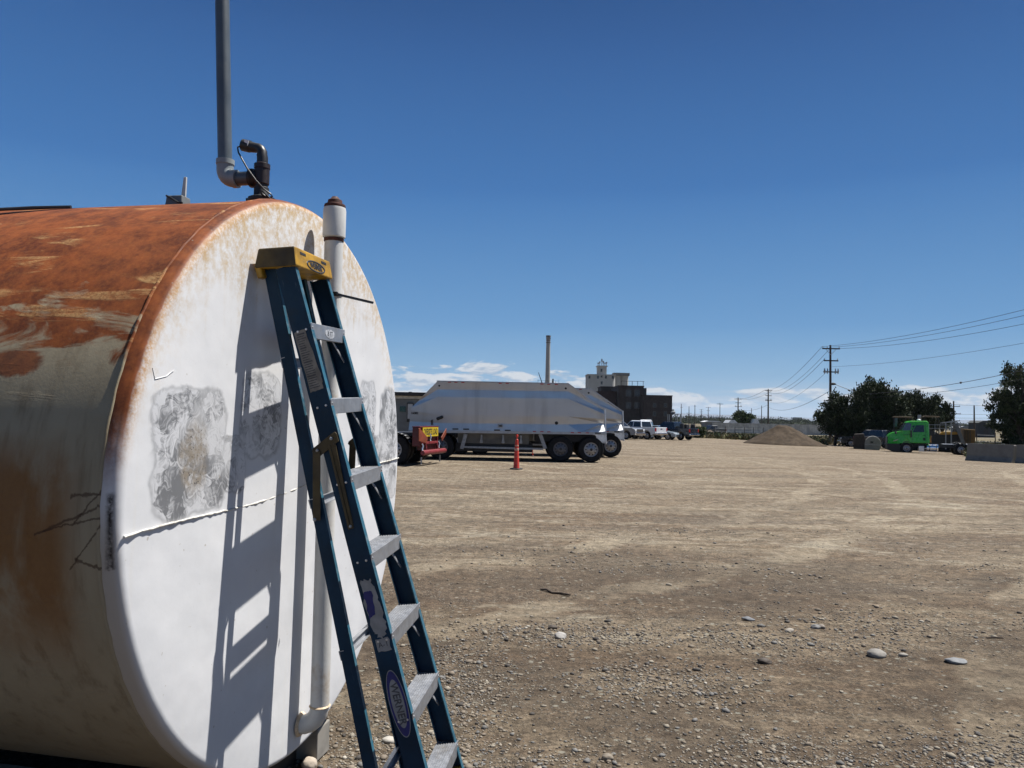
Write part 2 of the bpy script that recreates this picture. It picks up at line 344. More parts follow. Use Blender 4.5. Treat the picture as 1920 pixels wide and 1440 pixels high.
# far hills
def make_hills():
    n = 220; vs = []; fs = []
    for i in range(n):
        t = i / (n - 1); a = R_(-40 + 85 * t); r = 14000
        h = 40 + 230 * max(0, float(fbm(np.array(t * 9.0), np.array(2.2), 4)) + 0.35) * float(sm(0.25, 0.5, np.array(t)) * (1 - 0.35 * sm(0.72, 1.0, np.array(t))))
        vs += [(r * math.sin(a), r * math.cos(a), -4), (r * 1.1 * math.sin(a), r * 1.1 * math.cos(a), h), (r * 1.25 * math.sin(a), r * 1.25 * math.cos(a), -4)]
    for i in range(n - 1):
        for k in range(2): fs.append((i * 3 + k, i * 3 + 3 + k, i * 3 + 4 + k, i * 3 + 1 + k))
    mb = MB().add(vs, fs)
    tag(mb.build('hills', pmat('haze_blue_hills', (0.050, 0.066, 0.090), 1.0, var=0.15, scale=0.0008), smooth=60), 'low dry hills along the horizon', 'hills', kind='structure')  # the fade of distance is painted into the bluish base colour
make_hills()

# ================================================================== TANK
TC = Vector((-0.92199, 3.49332, 0.0)); ZC, TR, TL = 1.41342, 1.22, 5.2
TN = Vector((0.98009, -0.19855, 0)); TU = Vector((0.19855, 0.98009, 0))
tank_rz = math.atan2(TN.y, TN.x)

def rust_col(nt, co, sc=1.0):
    n1 = noise(nt, co, 9 * sc, 8, 0.68); n2 = noise(nt, co, 55 * sc, 4, 0.7)
    c = mixc(nt, sstep(nt, n1, 0.33, 0.68), (0.075, 0.016, 0.004), (0.215, 0.055, 0.012))
    return mixc(nt, sstep(nt, n2, 0.35, 0.8, 0, 0.4), c, (0.30, 0.095, 0.018)), n2

def tank_shell_mat():
    m, nt, b = newmat('rusty_cream_tank_paint'); co = objco(nt); x, y, z = sepx(nt, co)
    zn = mth(nt, 'DIVIDE', mth(nt, 'SUBTRACT', z, ZC), TR)
    wav = noise(nt, vscale(nt, co, (1.6, 3.4, 3.4)), 2.4, 9, 0.62, 0.8)
    wav2 = noise(nt, vscale(nt, co, (1.3, 5.0, 9.0), loc=(4, 2, 7)), 2.0, 10, 0.62, 0.7)
    fine = noise(nt, co, 80, 5, 0.7)
    paint = mixc(nt, noise(nt, co, 3, 6, 0.6), (0.235, 0.185, 0.110), (0.37, 0.315, 0.215))
    paint = mixc(nt, sstep(nt, noise(nt, vscale(nt, co, (6, 6, 0.5)), 3, 5, 0.6), 0.48, 0.75, 0, 0.55), paint, (0.13, 0.088, 0.045))
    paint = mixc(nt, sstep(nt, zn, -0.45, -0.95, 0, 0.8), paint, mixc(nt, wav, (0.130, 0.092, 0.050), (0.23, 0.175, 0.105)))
    rust, rn = rust_col(nt, co)
    # cream paint left as wavy flakes within the rust
    top = sstep(nt, mth(nt, 'ADD', zn, mth(nt, 'MULTIPLY', mth(nt, 'SUBTRACT', wav, 0.5), 0.7)), 0.38, 0.47)
    fl = mth(nt, 'MULTIPLY', sstep(nt, wav2, 0.53, 0.64), sstep(nt, wav2, 0.80, 0.62, 0.15, 1.0))
    streak = mth(nt, 'MULTIPLY', fl, sstep(nt, mth(nt, 'ADD', fine, mth(nt, 'MULTIPLY', wav, 0.5)), 0.50, 0.85, 0.3, 1.0))
    streak = mth(nt, 'MULTIPLY', streak, sstep(nt, noise(nt, vscale(nt, co, (1, 2, 2), loc=(2, 1, 3)), 3.1, 3, 0.5), 0.42, 0.58))
    # lower stains, streaked downwards
    low = noise(nt, vscale(nt, co, (3.4, 3.4, 1.7), loc=(1.3, 0, 0.2)), 1.5, 8, 0.62, 0.4)
    lm = mth(nt, 'MULTIPLY', mth(nt, 'MULTIPLY', sstep(nt, zn, -0.50, -0.22), sstep(nt, zn, 0.20, 0.06)), sstep(nt, x, -0.10, -0.24))
    lm = mth(nt, 'MULTIPLY', lm, sstep(nt, low, 0.28, 0.56, 0, 1.0))
    pz = mth(nt, 'SUBTRACT', zn, 0.355); pxx = mth(nt, 'ADD', x, 0.47)
    pd = mth(nt, 'ADD', mth(nt, 'ADD', mth(nt, 'MULTIPLY', mth(nt, 'MULTIPLY', pz, pz), 620.0), mth(nt, 'MULTIPLY', mth(nt, 'MULTIPLY', pxx, pxx), 75.0)), mth(nt, 'MULTIPLY', mth(nt, 'SUBTRACT', wav, 0.5), 3.0))
    pm = sstep(nt, pd, 1.1, 0.5)
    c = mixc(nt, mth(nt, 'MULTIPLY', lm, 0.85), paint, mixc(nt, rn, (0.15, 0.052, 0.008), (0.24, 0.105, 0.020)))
    c = mixc(nt, mth(nt, 'MAXIMUM', top, mth(nt, 'MULTIPLY', pm, 0.9)), c, rust)
    c = mixc(nt, mth(nt, 'MULTIPLY', top, mth(nt, 'MULTIPLY', streak, 0.72)), c, mixc(nt, fine, (0.34, 0.15, 0.04), (0.56, 0.38, 0.17)))
    # dark scratches and tar near the rim
    jit = mth(nt, 'MULTIPLY', mth(nt, 'SUBTRACT', noise(nt, co, 14, 5, 0.65), 0.5), 0.05)
    for z0, sl, w, xa, xb in ((1.395, 0.40, 0.007, -0.29, -0.085), (1.365, 0.22, 0.005, -0.26, -0.085), (1.445, 0.12, 0.007, -0.165, -0.085), (1.42, 1.1, 0.007, -0.15, -0.085), (1.31, 1.25, 0.006, -0.17, -0.085), (1.23, -0.25, 0.006, -0.15, -0.09)):
        dd = mth(nt, 'ABSOLUTE', mth(nt, 'ADD', mth(nt, 'SUBTRACT', z, z0), mth(nt, 'ADD', mth(nt, 'MULTIPLY', mth(nt, 'ADD', x, 0.09), -sl), jit)))
        k = mth(nt, 'MULTIPLY', sstep(nt, dd, w, w * 0.3), mth(nt, 'MULTIPLY', mth(nt, 'GREATER_THAN', x, xa), mth(nt, 'LESS_THAN', y, 0.0)))
        c = mixc(nt, mth(nt, 'MULTIPLY', k, 0.7), c, (0.045, 0.018, 0.008))
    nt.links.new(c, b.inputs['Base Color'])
    nt.links.new(sstep(nt, wav, 0.3, 0.7, 0.62, 0.85), b.inputs['Roughness']); b.inputs['Specular IOR Level'].default_value = 0.3
    setbump(nt, b, mth(nt, 'ADD', mth(nt, 'MULTIPLY', fine, 0.5), mth(nt, 'MULTIPLY', streak, 0.6)), 0.35, 0.004)
    return m

def tank_face_mat():
    m, nt, b = newmat('white_tank_end_paint'); co = objco(nt); x, y, z = sepx(nt, co)
    zz = mth(nt, 'SUBTRACT', z, ZC)
    rho = mth(nt, 'SQRT', mth(nt, 'ADD', mth(nt, 'MULTIPLY', y, y), mth(nt, 'MULTIPLY', zz, zz)))
    n1 = noise(nt, co, 3.0, 7, 0.62); n2 = noise(nt, co, 26, 6, 0.7); n3 = noise(nt, co, 120, 3, 0.6)
    vert = noise(nt, vscale(nt, co, (1, 14, 0.8)), 1.6, 5, 0.6)
    c = mixc(nt, sstep(nt, n1, 0.3, 0.75), (0.63, 0.63, 0.635), (0.56, 0.565, 0.575))
    c = mixc(nt, sstep(nt, vert, 0.55, 0.8, 0, 0.35), c, (0.60, 0.58, 0.54))
    # yellow-brown speckle over the upper part
    up = mth(nt, 'ADD', zz, mth(nt, 'ADD', mth(nt, 'MULTIPLY', mth(nt, 'SUBTRACT', n1, 0.5), 1.3), mth(nt, 'MULTIPLY', mth(nt, 'SUBTRACT', vert, 0.5), 0.8)))
    spk = mth(nt, 'MULTIPLY', sstep(nt, up, 0.60, 1.15), sstep(nt, mth(nt, 'ADD', n2, mth(nt, 'MULTIPLY', n3, 0.4)), 0.52, 0.85))
    c = mixc(nt, mth(nt, 'MULTIPLY', spk, 0.75), c, (0.42, 0.29, 0.13))
    ring = sstep(nt, mth(nt, 'ADD', rho, mth(nt, 'MULTIPLY', mth(nt, 'SUBTRACT', n1, 0.5), 0.35)), 0.98, 1.24)
    c = mixc(nt, mth(nt, 'MULTIPLY', mth(nt, 'MULTIPLY', ring, sstep(nt, zz, 0.1, 0.7)), sstep(nt, n2, 0.38, 0.72, 0.0, 0.75)), c, (0.46, 0.33, 0.17))
    # rim rust, heavy towards the top left
    side = mth(nt, 'MULTIPLY', sstep(nt, zz, 0.02, 0.35), sstep(nt, y, 0.35, -0.25))
    e = mth(nt, 'ADD', rho, mth(nt, 'ADD', mth(nt, 'MULTIPLY', mth(nt, 'SUBTRACT', n2, 0.5), 0.035), mth(nt, 'MULTIPLY', mth(nt, 'SUBTRACT', n1, 0.5), 0.025)))
    wid = mth(nt, 'SUBTRACT', 1.222, mth(nt, 'MULTIPLY', side, 0.006))
    rim = mth(nt, 'MULTIPLY', sstep(nt, mth(nt, 'SUBTRACT', e, wid), -0.025, 0.012), sstep(nt, zz, -0.05, 0.25))
    halo = mth(nt, 'MULTIPLY', mth(nt, 'MULTIPLY', sstep(nt, mth(nt, 'SUBTRACT', e, wid), -0.060, -0.005), side), sstep(nt, n3, 0.3, 0.7, 0.2, 0.85))
    c = mixc(nt, halo, c, (0.42, 0.22, 0.06))
    rust, _ = rust_col(nt, co)
    flank = mth(nt, 'MULTIPLY', mth(nt, 'MULTIPLY', sstep(nt, mth(nt, 'ADD', x, mth(nt, 'MULTIPLY', mth(nt, 'SUBTRACT', n2, 0.5), 0.012)), -0.004, -0.014), sstep(nt, zz, 0.05, 0.30)), sstep(nt, y, 0.55, 0.1))
    c = mixc(nt, mth(nt, 'MAXIMUM', rim, flank), c, rust)
    lowrim = mth(nt, 'MULTIPLY', sstep(nt, rho, 1.196, 1.222), sstep(nt, zz, 0.1, -0.15))
    c = mixc(nt, mth(nt, 'MULTIPLY', lowrim, 0.7), c, (0.30, 0.235, 0.155))
    # tar strip on the rim where the seam ends
    tar = mth(nt, 'MULTIPLY', mth(nt, 'MULTIPLY', sstep(nt, mth(nt, 'ADD', z, mth(nt, 'MULTIPLY', n2, 0.08)), 1.25, 1.27), sstep(nt, z, 1.46, 1.44)), mth(nt, 'MULTIPLY', mth(nt, 'MULTIPLY', sstep(nt, mth(nt, 'ADD', x, mth(nt, 'MULTIPLY', mth(nt, 'SUBTRACT', n1, 0.5), 0.05)), -0.046, -0.030), sstep(nt, mth(nt, 'ADD', x, mth(nt, 'MULTIPLY', mth(nt, 'SUBTRACT', n2, 0.5), 0.03)), -0.008, -0.022)), mth(nt, 'LESS_THAN', y, 0.0)))
    c = mixc(nt, mth(nt, 'MULTIPLY', tar, sstep(nt, n2, 0.28, 0.62)), c, (0.022, 0.016, 0.013))
    # ground-off patches: swirled bare metal (fixed places on the steel)
    wy = mth(nt, 'MULTIPLY', mth(nt, 'SUBTRACT', noise(nt, co, 5.5, 3, 0.55), 0.5), 0.13)
    wz = mth(nt, 'MULTIPLY', mth(nt, 'SUBTRACT', noise(nt, vscale(nt, co, (1, 1, 1), loc=(5, 3, 1)), 5.5, 3, 0.55), 0.5), 0.13)
    mask = None
    for yc, zc_, hy, hz in ((-0.87, 1.555, 0.215, 0.225), (-0.60, 1.50, 0.07, 0.10), (-0.42, 1.69, 0.16, 0.165), (0.68, 1.66, 0.12, 0.22), (1.02, 1.63, 0.15, 0.22), (1.08, 1.30, 0.10, 0.10), (0.93, 1.5, 0.22, 0.08)):
        ay = mth(nt, 'DIVIDE', mth(nt, 'SUBTRACT', mth(nt, 'ADD', y, wy), yc), hy); az_ = mth(nt, 'DIVIDE', mth(nt, 'SUBTRACT', mth(nt, 'ADD', z, wz), zc_), hz)
        p4 = mth(nt, 'ADD', mth(nt, 'POWER', mth(nt, 'ABSOLUTE', ay), 4.5), mth(nt, 'POWER', mth(nt, 'ABSOLUTE', az_), 4.5))
        k = sstep(nt, p4, 1.30, 0.60); mask = k if mask is None else mth(nt, 'MAXIMUM', mask, k)
    def arcs(sc, loc, fr):
        cw = node(nt, 'ShaderNodeVectorMath', {0: co, 1: node(nt, 'ShaderNodeVectorMath', {0: noise(nt, vscale(nt, co, (1, 1, 1), loc=loc), 9, 3, 0.6, 0.0, 1), 1: (0.12, 0.12, 0.12)}, operation='MULTIPLY').outputs[0]}, operation='ADD').outputs[0]
        vo = node(nt, 'ShaderNodeTexVoronoi', {'Vector': vscale(nt, cw, (0.05, 1, 1), loc=loc), 'Scale': sc, 'Smoothness': 0.35}, feature='SMOOTH_F1')
        ph = mth(nt, 'ADD', mth(nt, 'MULTIPLY', vo.outputs['Distance'], fr), mth(nt, 'MULTIPLY', noise(nt, cw, 5, 3), 5.0))
        return mth(nt, 'ADD', mth(nt, 'MULTIPLY', mth(nt, 'SINE', ph), 0.5), 0.5)
    def strokes(sc, loc, thin, along):
        cw = node(nt, 'ShaderNodeVectorMath', {0: co, 1: node(nt, 'ShaderNodeVectorMath', {0: noise(nt, vscale(nt, co, (1, 1, 1), loc=loc), 12, 2, 0.5, 0.0, 1), 1: (0.0, 0.09, 0.09)}, operation='MULTIPLY').outputs[0]}, operation='ADD').outputs[0]
        cw = vscale(nt, cw, (0.0, 1, 1), loc=loc)
        vo = node(nt, 'ShaderNodeTexVoronoi', {'Vector': cw, 'Scale': sc})
        rel = node(nt, 'ShaderNodeVectorMath', {0: cw, 1: vo.outputs['Position']}, operation='SUBTRACT').outputs[0]
        r0, r1, _ = sepx(nt, vo.outputs['Color'])
        ang = mth(nt, 'ADD', mth(nt, 'MULTIPLY', r0, 6.283), mth(nt, 'MULTIPLY', vo.outputs['Distance'], 2.6))
        rv = node(nt, 'ShaderNodeVectorRotate', {'Vector': rel, 'Angle': ang}, rotation_type='X_AXIS').outputs[0]
        off = node(nt, 'ShaderNodeVectorMath', {0: vscale(nt, rv, (0, along, thin)), 1: node(nt, 'ShaderNodeVectorMath', {0: vo.outputs['Color'], 1: (9.0, 9.0, 9.0)}, operation='MULTIPLY').outputs[0]}, operation='ADD').outputs[0]
        return mth(nt, 'ADD', mth(nt, 'MULTIPLY', noise(nt, off, 1.0, 4, 0.6), 0.75), mth(nt, 'MULTIPLY', r1, 0.25))
    g1 = strokes(10.0, (0.0, 3.3, 1.7), 75.0, 9.0); g2 = strokes(16.0, (0.0, 7.1, 5.2), 95.0, 14.0)
    sw = mth(nt, 'ADD', mth(nt, 'ADD', mth(nt, 'MULTIPLY', g1, 0.5), mth(nt, 'MULTIPLY', g2, 0.5)), mth(nt, 'MULTIPLY', mth(nt, 'SUBTRACT', noise(nt, co, 5, 3, 0.5), 0.5), 0.35))
    metal = mixc(nt, sstep(nt, sw, 0.38, 0.575), (0.17, 0.173, 0.18), (0.63, 0.63, 0.64))
    metal = mixc(nt, sstep(nt, noise(nt, vscale(nt, co, (1, 1, 1), loc=(1, 4, 9)), 4.0, 4, 0.6), 0.47, 0.62, 0, 0.55), metal, (0.60, 0.60, 0.605))
    edge = mth(nt, 'MULTIPLY', mask, sstep(nt, mask, 1.0, 0.5)); metal = mixc(nt, mth(nt, 'MULTIPLY', edge, 1.2, True), metal, (0.22, 0.223, 0.23))
    # darker worn band round each patch
    c = mixc(nt, mth(nt, 'MULTIPLY', mask, 0.96), c, metal)
    dy_ = mth(nt, 'DIVIDE', mth(nt, 'ADD', mth(nt, 'SUBTRACT', y, -0.855), wy), 0.075); dz_ = mth(nt, 'DIVIDE', mth(nt, 'ADD', mth(nt, 'SUBTRACT', z, 1.535), wz), 0.15)
    dm = sstep(nt, mth(nt, 'ADD', mth(nt, 'MULTIPLY', dy_, dy_), mth(nt, 'MULTIPLY', dz_, dz_)), 1.2, 0.3)
    c = mixc(nt, mth(nt, 'MULTIPLY', dm, sstep(nt, n2, 0.35, 0.65, 0.25, 0.95)), c, (0.30, 0.255, 0.20))
    c = mixc(nt, mth(nt, 'MULTIPLY', dm, sstep(nt, n3, 0.60, 0.68)), c, (0.06, 0.05, 0.045))
    spots = sstep(nt, noise(nt, co, 42, 2, 0.5), 0.735, 0.76)
    c = mixc(nt, mth(nt, 'MULTIPLY', spots, 0.6), c, (0.30, 0.26, 0.20))
    nt.links.new(c, b.inputs['Base Color'])
    nt.links.new(mth(nt, 'SUBTRACT', 0.62, mth(nt, 'MULTIPLY', mask, 0.17)), b.inputs['Roughness'])
    nt.links.new(mth(nt, 'MULTIPLY', mask, 0.2), b.inputs['Metallic']); b.inputs['Specular IOR Level'].default_value = 0.3
    h = mth(nt, 'ADD', mth(nt, 'MULTIPLY', noise(nt, co, 1.9, 3, 0.5), 3.0), mth(nt, 'ADD', mth(nt, 'MULTIPLY', n2, 0.10), mth(nt, 'MULTIPLY', mth(nt, 'MULTIPLY', mask, sw), 0.25)))
    setbump(nt, b, h, 0.5, 0.009)
    return m

def make_tank():
    t = thing('storage_tank', 'large rusty cream steel tank with white flat end, filling the left foreground', 'fuel tank', TC, tank_rz)
    ax = (1, 0, 0); o = (0, 0, ZC)
    sh = MB().lathe([(TR, -0.062)] + [(TR, -0.1 - i * 0.15) for i in range(int(TL / 0.15))] + [(TR, -TL)], o, ax, 160)
    M_sh = tank_shell_mat()
    sh.build('shell', M_sh, t, smooth=60)
    k = 0.032
    prof = [(0.0, 0.008), (0.4, 0.007), (0.8, 0.004), (1.0, 0.002), (TR - k, 0.0)]
    prof += [(TR - k + k * math.sin(R_(a)), -k + k * math.cos(R_(a))) for a in (15, 30, 45, 60, 75, 90)]
    prof += [(TR + 0.004, -0.04), (TR + 0.004, -0.058), (TR - 0.01, -0.059)]
    MB().lathe(prof, o, ax, 160).build('end_cap', tank_face_mat(), t, smooth=50)
    MB().lathe([(0, -TL - 0.008), (TR - 0.03, -TL), (TR, -TL + 0.03)], o, ax, 96).build('end_cap', M_sh, t, smooth=50)
    wb = MB()
    pts = [(-0.061 + 0.0015 * math.sin(i * 1.7), (TR + 0.001) * math.sin(2 * math.pi * i / 240), ZC + (TR + 0.001) * math.cos(2 * math.pi * i / 240)) for i in range(241)]
    wb.tube(pts, [0.0065 + 0.002 * random.random() for _ in pts], 6, caps=False)
    wb.build('weld_ring', M_sh, t, smooth=70)
    # lap seam across the white end
    sm_ = MB(); P = []; rs = []
    for i in range(150):
        y = -1.195 + 2.39 * i / 149; P.append((0.004 + 0.0035 * random.random(), y, 1.381 + (y) * 0.0612 + 0.012 * math.sin(y * 4.2) + 0.003 * (random.random() - 0.5)))
        rs.append(0.0026 + 0.0024 * random.random())
    sm_.tube(P, rs, 7)
    M_seam = pmat('lumpy_white_seam', (0.55, 0.53, 0.48), 0.6, var=0.12, scale=9, bump=0.5, bscale=90, dirt=(0.16, 0.13, 0.10), dscale=11, damt=0.85)
    sm_.build('weld_seam', M_seam, t, smooth=70)
    # painted-over ridge lines
    M_fw = pmat('tank_white_paint', (0.60, 0.605, 0.61), 0.5, var=0.05)
    rd = MB(); rd.tube([(0.001, -1.09, 1.835), (0.001, -1.076, 1.80), (0.001, -1.02, 1.812), (0.004, -0.985, 1.835)], [0.0008, 0.0018, 0.0018, 0.0008], 5)
    rd.build('paint_ridge', M_fw, t, smooth=70)
    # fill pipe standing off the white end
    M_fp = pmat('white_pipe_paint', (0.55, 0.545, 0.52), 0.5, var=0.1, scale=5, bump=0.15, bscale=70, dirt=(0.33, 0.23, 0.13), dscale=5, damt=0.7)
    M_rustp = pmat('dark_red_rust', (0.07, 0.022, 0.014), 0.8, var=0.4, scale=30)
    fx, fr = 0.098, 0.0415
    P = [(fx, 0, 2.50), (fx, 0, 1.8), (fx, 0, 1.0), (fx, 0, 0.40)] + [(fx - 0.085 + 0.085 * math.cos(R_(a)), 0, 0.40 - 0.085 * math.sin(R_(a))) for a in (20, 40, 60, 80, 90)] + [(-0.03, 0, 0.315)]
    fp = MB().tube(P, fr, 28).build('fill_pipe', M_fp, t, smooth=50)
    MB().lathe([(fr + .001, 2.500), (0.0505, 2.505), (0.0515, 2.515), (0.0515, 2.628), (0.049, 2.64), (0.03, 2.642)], (fx, 0, 0), (0, 0, 1), 28).build('collar', M_fp, fp, smooth=40)
    MB().lathe([(fr + .001, 2.484), (fr + .0035, 2.487), (fr + .0035, 2.50), (0.0, 2.50)], (fx, 0, 0), (0, 0, 1), 24).build('rust_band', M_rustp, fp, smooth=40)
    MB().lathe([(0.047, 2.6405), (0.049, 2.646), (0.047, 2.655), (0.034, 2.660), (0.032, 2.676), (0.022, 2.681), (0.014, 2.692), (0.0, 2.693)], (fx, 0, 0), (0, 0, 1), 20).build('pipe_cap', M_rustp, fp, smooth=40)
    zt = MB().lathe([(fr + .0005, 2.234), (fr + .004, 2.235), (fr + .004, 2.245), (fr + .0005, 2.246)], (fx, 0, 0), (0, 0, 1), 24)
    zt.box((fx + 0.030, -0.034, 2.24), (0.022, 0.016, 0.018))
    zt.bar((fx + 0.03, -0.035, 2.24), (fx + 0.175, 0.06, 2.212), 0.012, 0.010)
    zt.build('cable_tie', M_blackpl, fp)
    wr = MB().lathe([(fr + .001, 0.0), (fr + .006, 0.004), (fr + .001, 0.01)], (fx, 0, 0.40), (0, 0, 1), 24)
    wr.lathe([(fr + .001, 0.0), (fr + .008, 0.005), (fr + .012, 0.012)], (0.02, 0, 0.315), (-1, 0, 0), 24)
    wr.build('pipe_weld', pmat('rusty_weld', (0.55, 0.42, 0.28), 0.7, var=0.3, scale=25), fp, smooth=60)
    # valve and vent stack on the crest
    def crest(x, th): return Vector((x, -TR * math.sin(R_(th)), ZC + TR * math.cos(R_(th))))
    V = crest(-0.205, 5.5)
    M_db = pmat('dark_red_valve', (0.018, 0.008, 0.008), 0.5, var=0.4, scale=20)
    vb = MB(); zz = V.z
    vb.lathe([(0, -0.01), (0.052, -0.01), (0.052, 0.02)], V, (0, 0, 1), 24, 1)
    vb.lathe([(0.0, 0.022), (0.068, 0.022), (0.070, 0.026), (0.070, 0.042), (0.058, 0.048), (0.045, 0.052), (0.040, 0.06), (0.040, 0.10), (0.034, 0.105), (0.034, 0.118)], V, (0, 0, 1), 24)
    vb.lathe([(0.035, 0.118), (0.0405, 0.122), (0.0405, 0.205), (0.043, 0.207), (0.043, 0.232), (0.036, 0.236), (0.0, 0.236)], V, (0, 0, 1), 24, 2)
    # side branch towards the vent stack
    KV = 0.82; S = V + Vector((0, 0, 0.158))
    vb.lathe([(0.0, 0.02), (0.038, 0.02), (0.045, 0.045), (0.052, 0.05), (0.052, 0.066), (0.034, 0.07), (0.0, 0.07)], S, (-1, 0, 0), 24)
    vb.box(V + Vector((0.0, 0.0, 0.034)), (0.155, 0.05, 0.014))
    vo = vb.build('valve_body', [M_black, M_fp, M_db], t, smooth=40)
    hp = [V + Vector((0, 0, 0.23)), V + Vector((0, 0, 0.27)), V + Vector((-0.004, 0, 0.285))]
    for a in (20, 45, 70, 90): hp.append(V + Vector((-0.042 + 0.042 * math.cos(R_(a)), 0, 0.285 + 0.042 * math.sin(R_(a)))))
    hp += [V + Vector((-0.075, -0.004, 0.333)), V + Vector((-0.115, -0.008, 0.345))]
    el = MB().tube(hp, [0.030, 0.030, 0.029, 0.027, 0.027, 0.027, 0.027, 0.030, 0.032], 18)
    el.lathe([(0.0, 0.0), (0.033, 0.0), (0.033, 0.045), (0.02, 0.05), (0.0, 0.05)], V + Vector((-0.075, -0.004, 0.334)), (-1, -0.05, 0.25), 18)
    eo = el.build('vent_elbow', M_blackpl, vo, smooth=45)
    MB().box(V + Vector((-0.082, -0.034, 0.346)), (0.026, 0.004, 0.028), rot=Matrix.Rotation(R_(14), 3, 'Y')).build('sticker', M_white, eo)
    cb = MB()
    cpts = [(-0.12, -0.01, 0.34), (-0.135, -0.03, 0.325), (-0.12, -0.045, 0.29), (-0.06, -0.055, 0.20), (0.0, -0.06, 0.125), (0.05, -0.06, 0.075), (0.085, -0.055, 0.05), (0.095, -0.05, 0.035), (0.07, -0.06, 0.028), (0.04, -0.065, 0.045), (0.03, -0.065, 0.07), (0.05, -0.07, 0.06), (0.085, -0.07, 0.025), (0.11, -0.07, 0.0), (0.14, -0.07, -0.01)]
    cb.tube([V + Vector(p) for p in cpts], 0.0045, 7); cb.tube([V + Vector((p[0] + 0.006, p[1] - .008, p[2] * 0.96)) for p in cpts[3:]], 0.0035, 6)
    cb.build('cable', M_blackpl, vo, smooth=60)
    M_pvc = pmat('grey_pvc', (0.075, 0.092, 0.108), 0.38, var=0.15, scale=4, dirt=(0.20, 0.20, 0.20), dscale=6, damt=0.3)
    vo.scale = (KV,) * 3; vo.location = V * (1 - KV); S = V + Vector((0, 0, 0.158 * KV))
    vx = V.x - 0.185; r = 0.0315
    pv = MB().tube([(vx, V.y, S.z + 0.055), (vx - 0.002, V.y, S.z + 0.09), (vx - 0.085, V.y, S.z + 1.5), (vx - 0.17, V.y, S.z + 3.0)], r, 28).build('vent_pipe', M_pvc, t, smooth=50)
    ep = [(V.x - 0.122, V.y, S.z), (vx + 0.045, V.y, S.z)] + [(vx + 0.045 - 0.045 * math.sin(R_(a)), V.y, S.z + 0.045 - 0.045 * math.cos(R_(a))) for a in (15, 30, 45, 60, 75, 90)] + [(vx, V.y, S.z + 0.075)]
    e2 = MB().tube(ep, [0.037] * len(ep), 26)
    e2.lathe([(0.031, 0.0), (0.0405, 0.0), (0.0405, 0.022), (0.031, 0.022)], (vx, V.y, S.z + 0.068), (0, 0, 1), 26)
    e2.lathe([(0.031, 0.0), (0.0405, 0.0), (0.0405, 0.022), (0.031, 0.022)], (vx + 0.066, V.y, S.z), (-1, 0, 0), 26)
    e2.build('pipe_elbow', pmat('light_grey_pvc', (0.25, 0.28, 0.29), 0.45, var=0.15), pv, smooth=45)
    MB().tube([(V.x - 0.05, V.y, S.z), (V.x - 0.124, V.y, S.z)], 0.031, 26).build('pipe_stub', M_pvc, pv, smooth=45)
    B = crest(-0.615, 6)
    bx = MB().box(B + Vector((0, 0, 0.028)), (0.088, 0.075, 0.055), top=(0.9, 0.85)).build('sensor_box', pmat('grey_box_plastic', (0.14, 0.15, 0.15), 0.5), t, bevel=0.005)
    MB().bar(B + Vector((0.030, -0.005, 0.05)), B + Vector((0.036, -0.005, 0.145)), 0.022, 0.010, up=(0, 1, 0), w1=0.013).build('antenna', pmat('pale_antenna_plastic', (0.42, 0.44, 0.43), 0.5), bx, bevel=0.002)
    MB().tube([B + Vector(p) for p in ((-0.03, -0.045, 0.05), (0.0, -0.046, 0.035), (0.03, -0.045, 0.018), (0.055, -0.05, 0.012))], 0.005, 6).build('cable', M_blackpl, bx, smooth=60)
    c2 = MB(); cp = []
    for x, th in ((-1.05, 13), (-1.2, 15.5), (-1.4, 19.5), (-1.48, 22)):
        p = crest(x, th); cp.append(p + (p - Vector((p.x, 0, ZC))).normalized() * 0.006)
    c2.tube(cp, [0.010, 0.011, 0.009, 0.003], 8)
    c2.build('cable', M_blackpl, t, smooth=60)
    # cradles under the tank
    M_sk = pmat('rusty_cradle_steel', (0.045, 0.031, 0.021), 0.8, var=0.35, scale=9)
    for xs in (-0.22, -3.2):
        sd = MB(); arc = [(TR * 1.003 * math.sin(R_(a)), ZC - TR * 1.003 * math.cos(R_(a))) for a in range(-26, 23, 4)]
        poly = [(-0.56, 0.0)] + [(y, z) for y, z in arc] + [(0.47, 0.0)]
        sd.prism(poly, lambda a, b, tt: Vector((tt, a, b)), xs - 0.05, xs + 0.05)
        sd.build('cradle', M_sk, t)
    for ys in (-0.40, 0.40):
        MB().bb((-TL + 0.3, ys - 0.07, 0.0), (-0.06, ys + 0.07, 0.155)).build('skid_beam', pmat('grey_skid_steel', (0.23, 0.215, 0.19), 0.8, var=0.25, dirt=(0.10, 0.07, 0.05)), t, bevel=0.006)
    return t
make_tank()

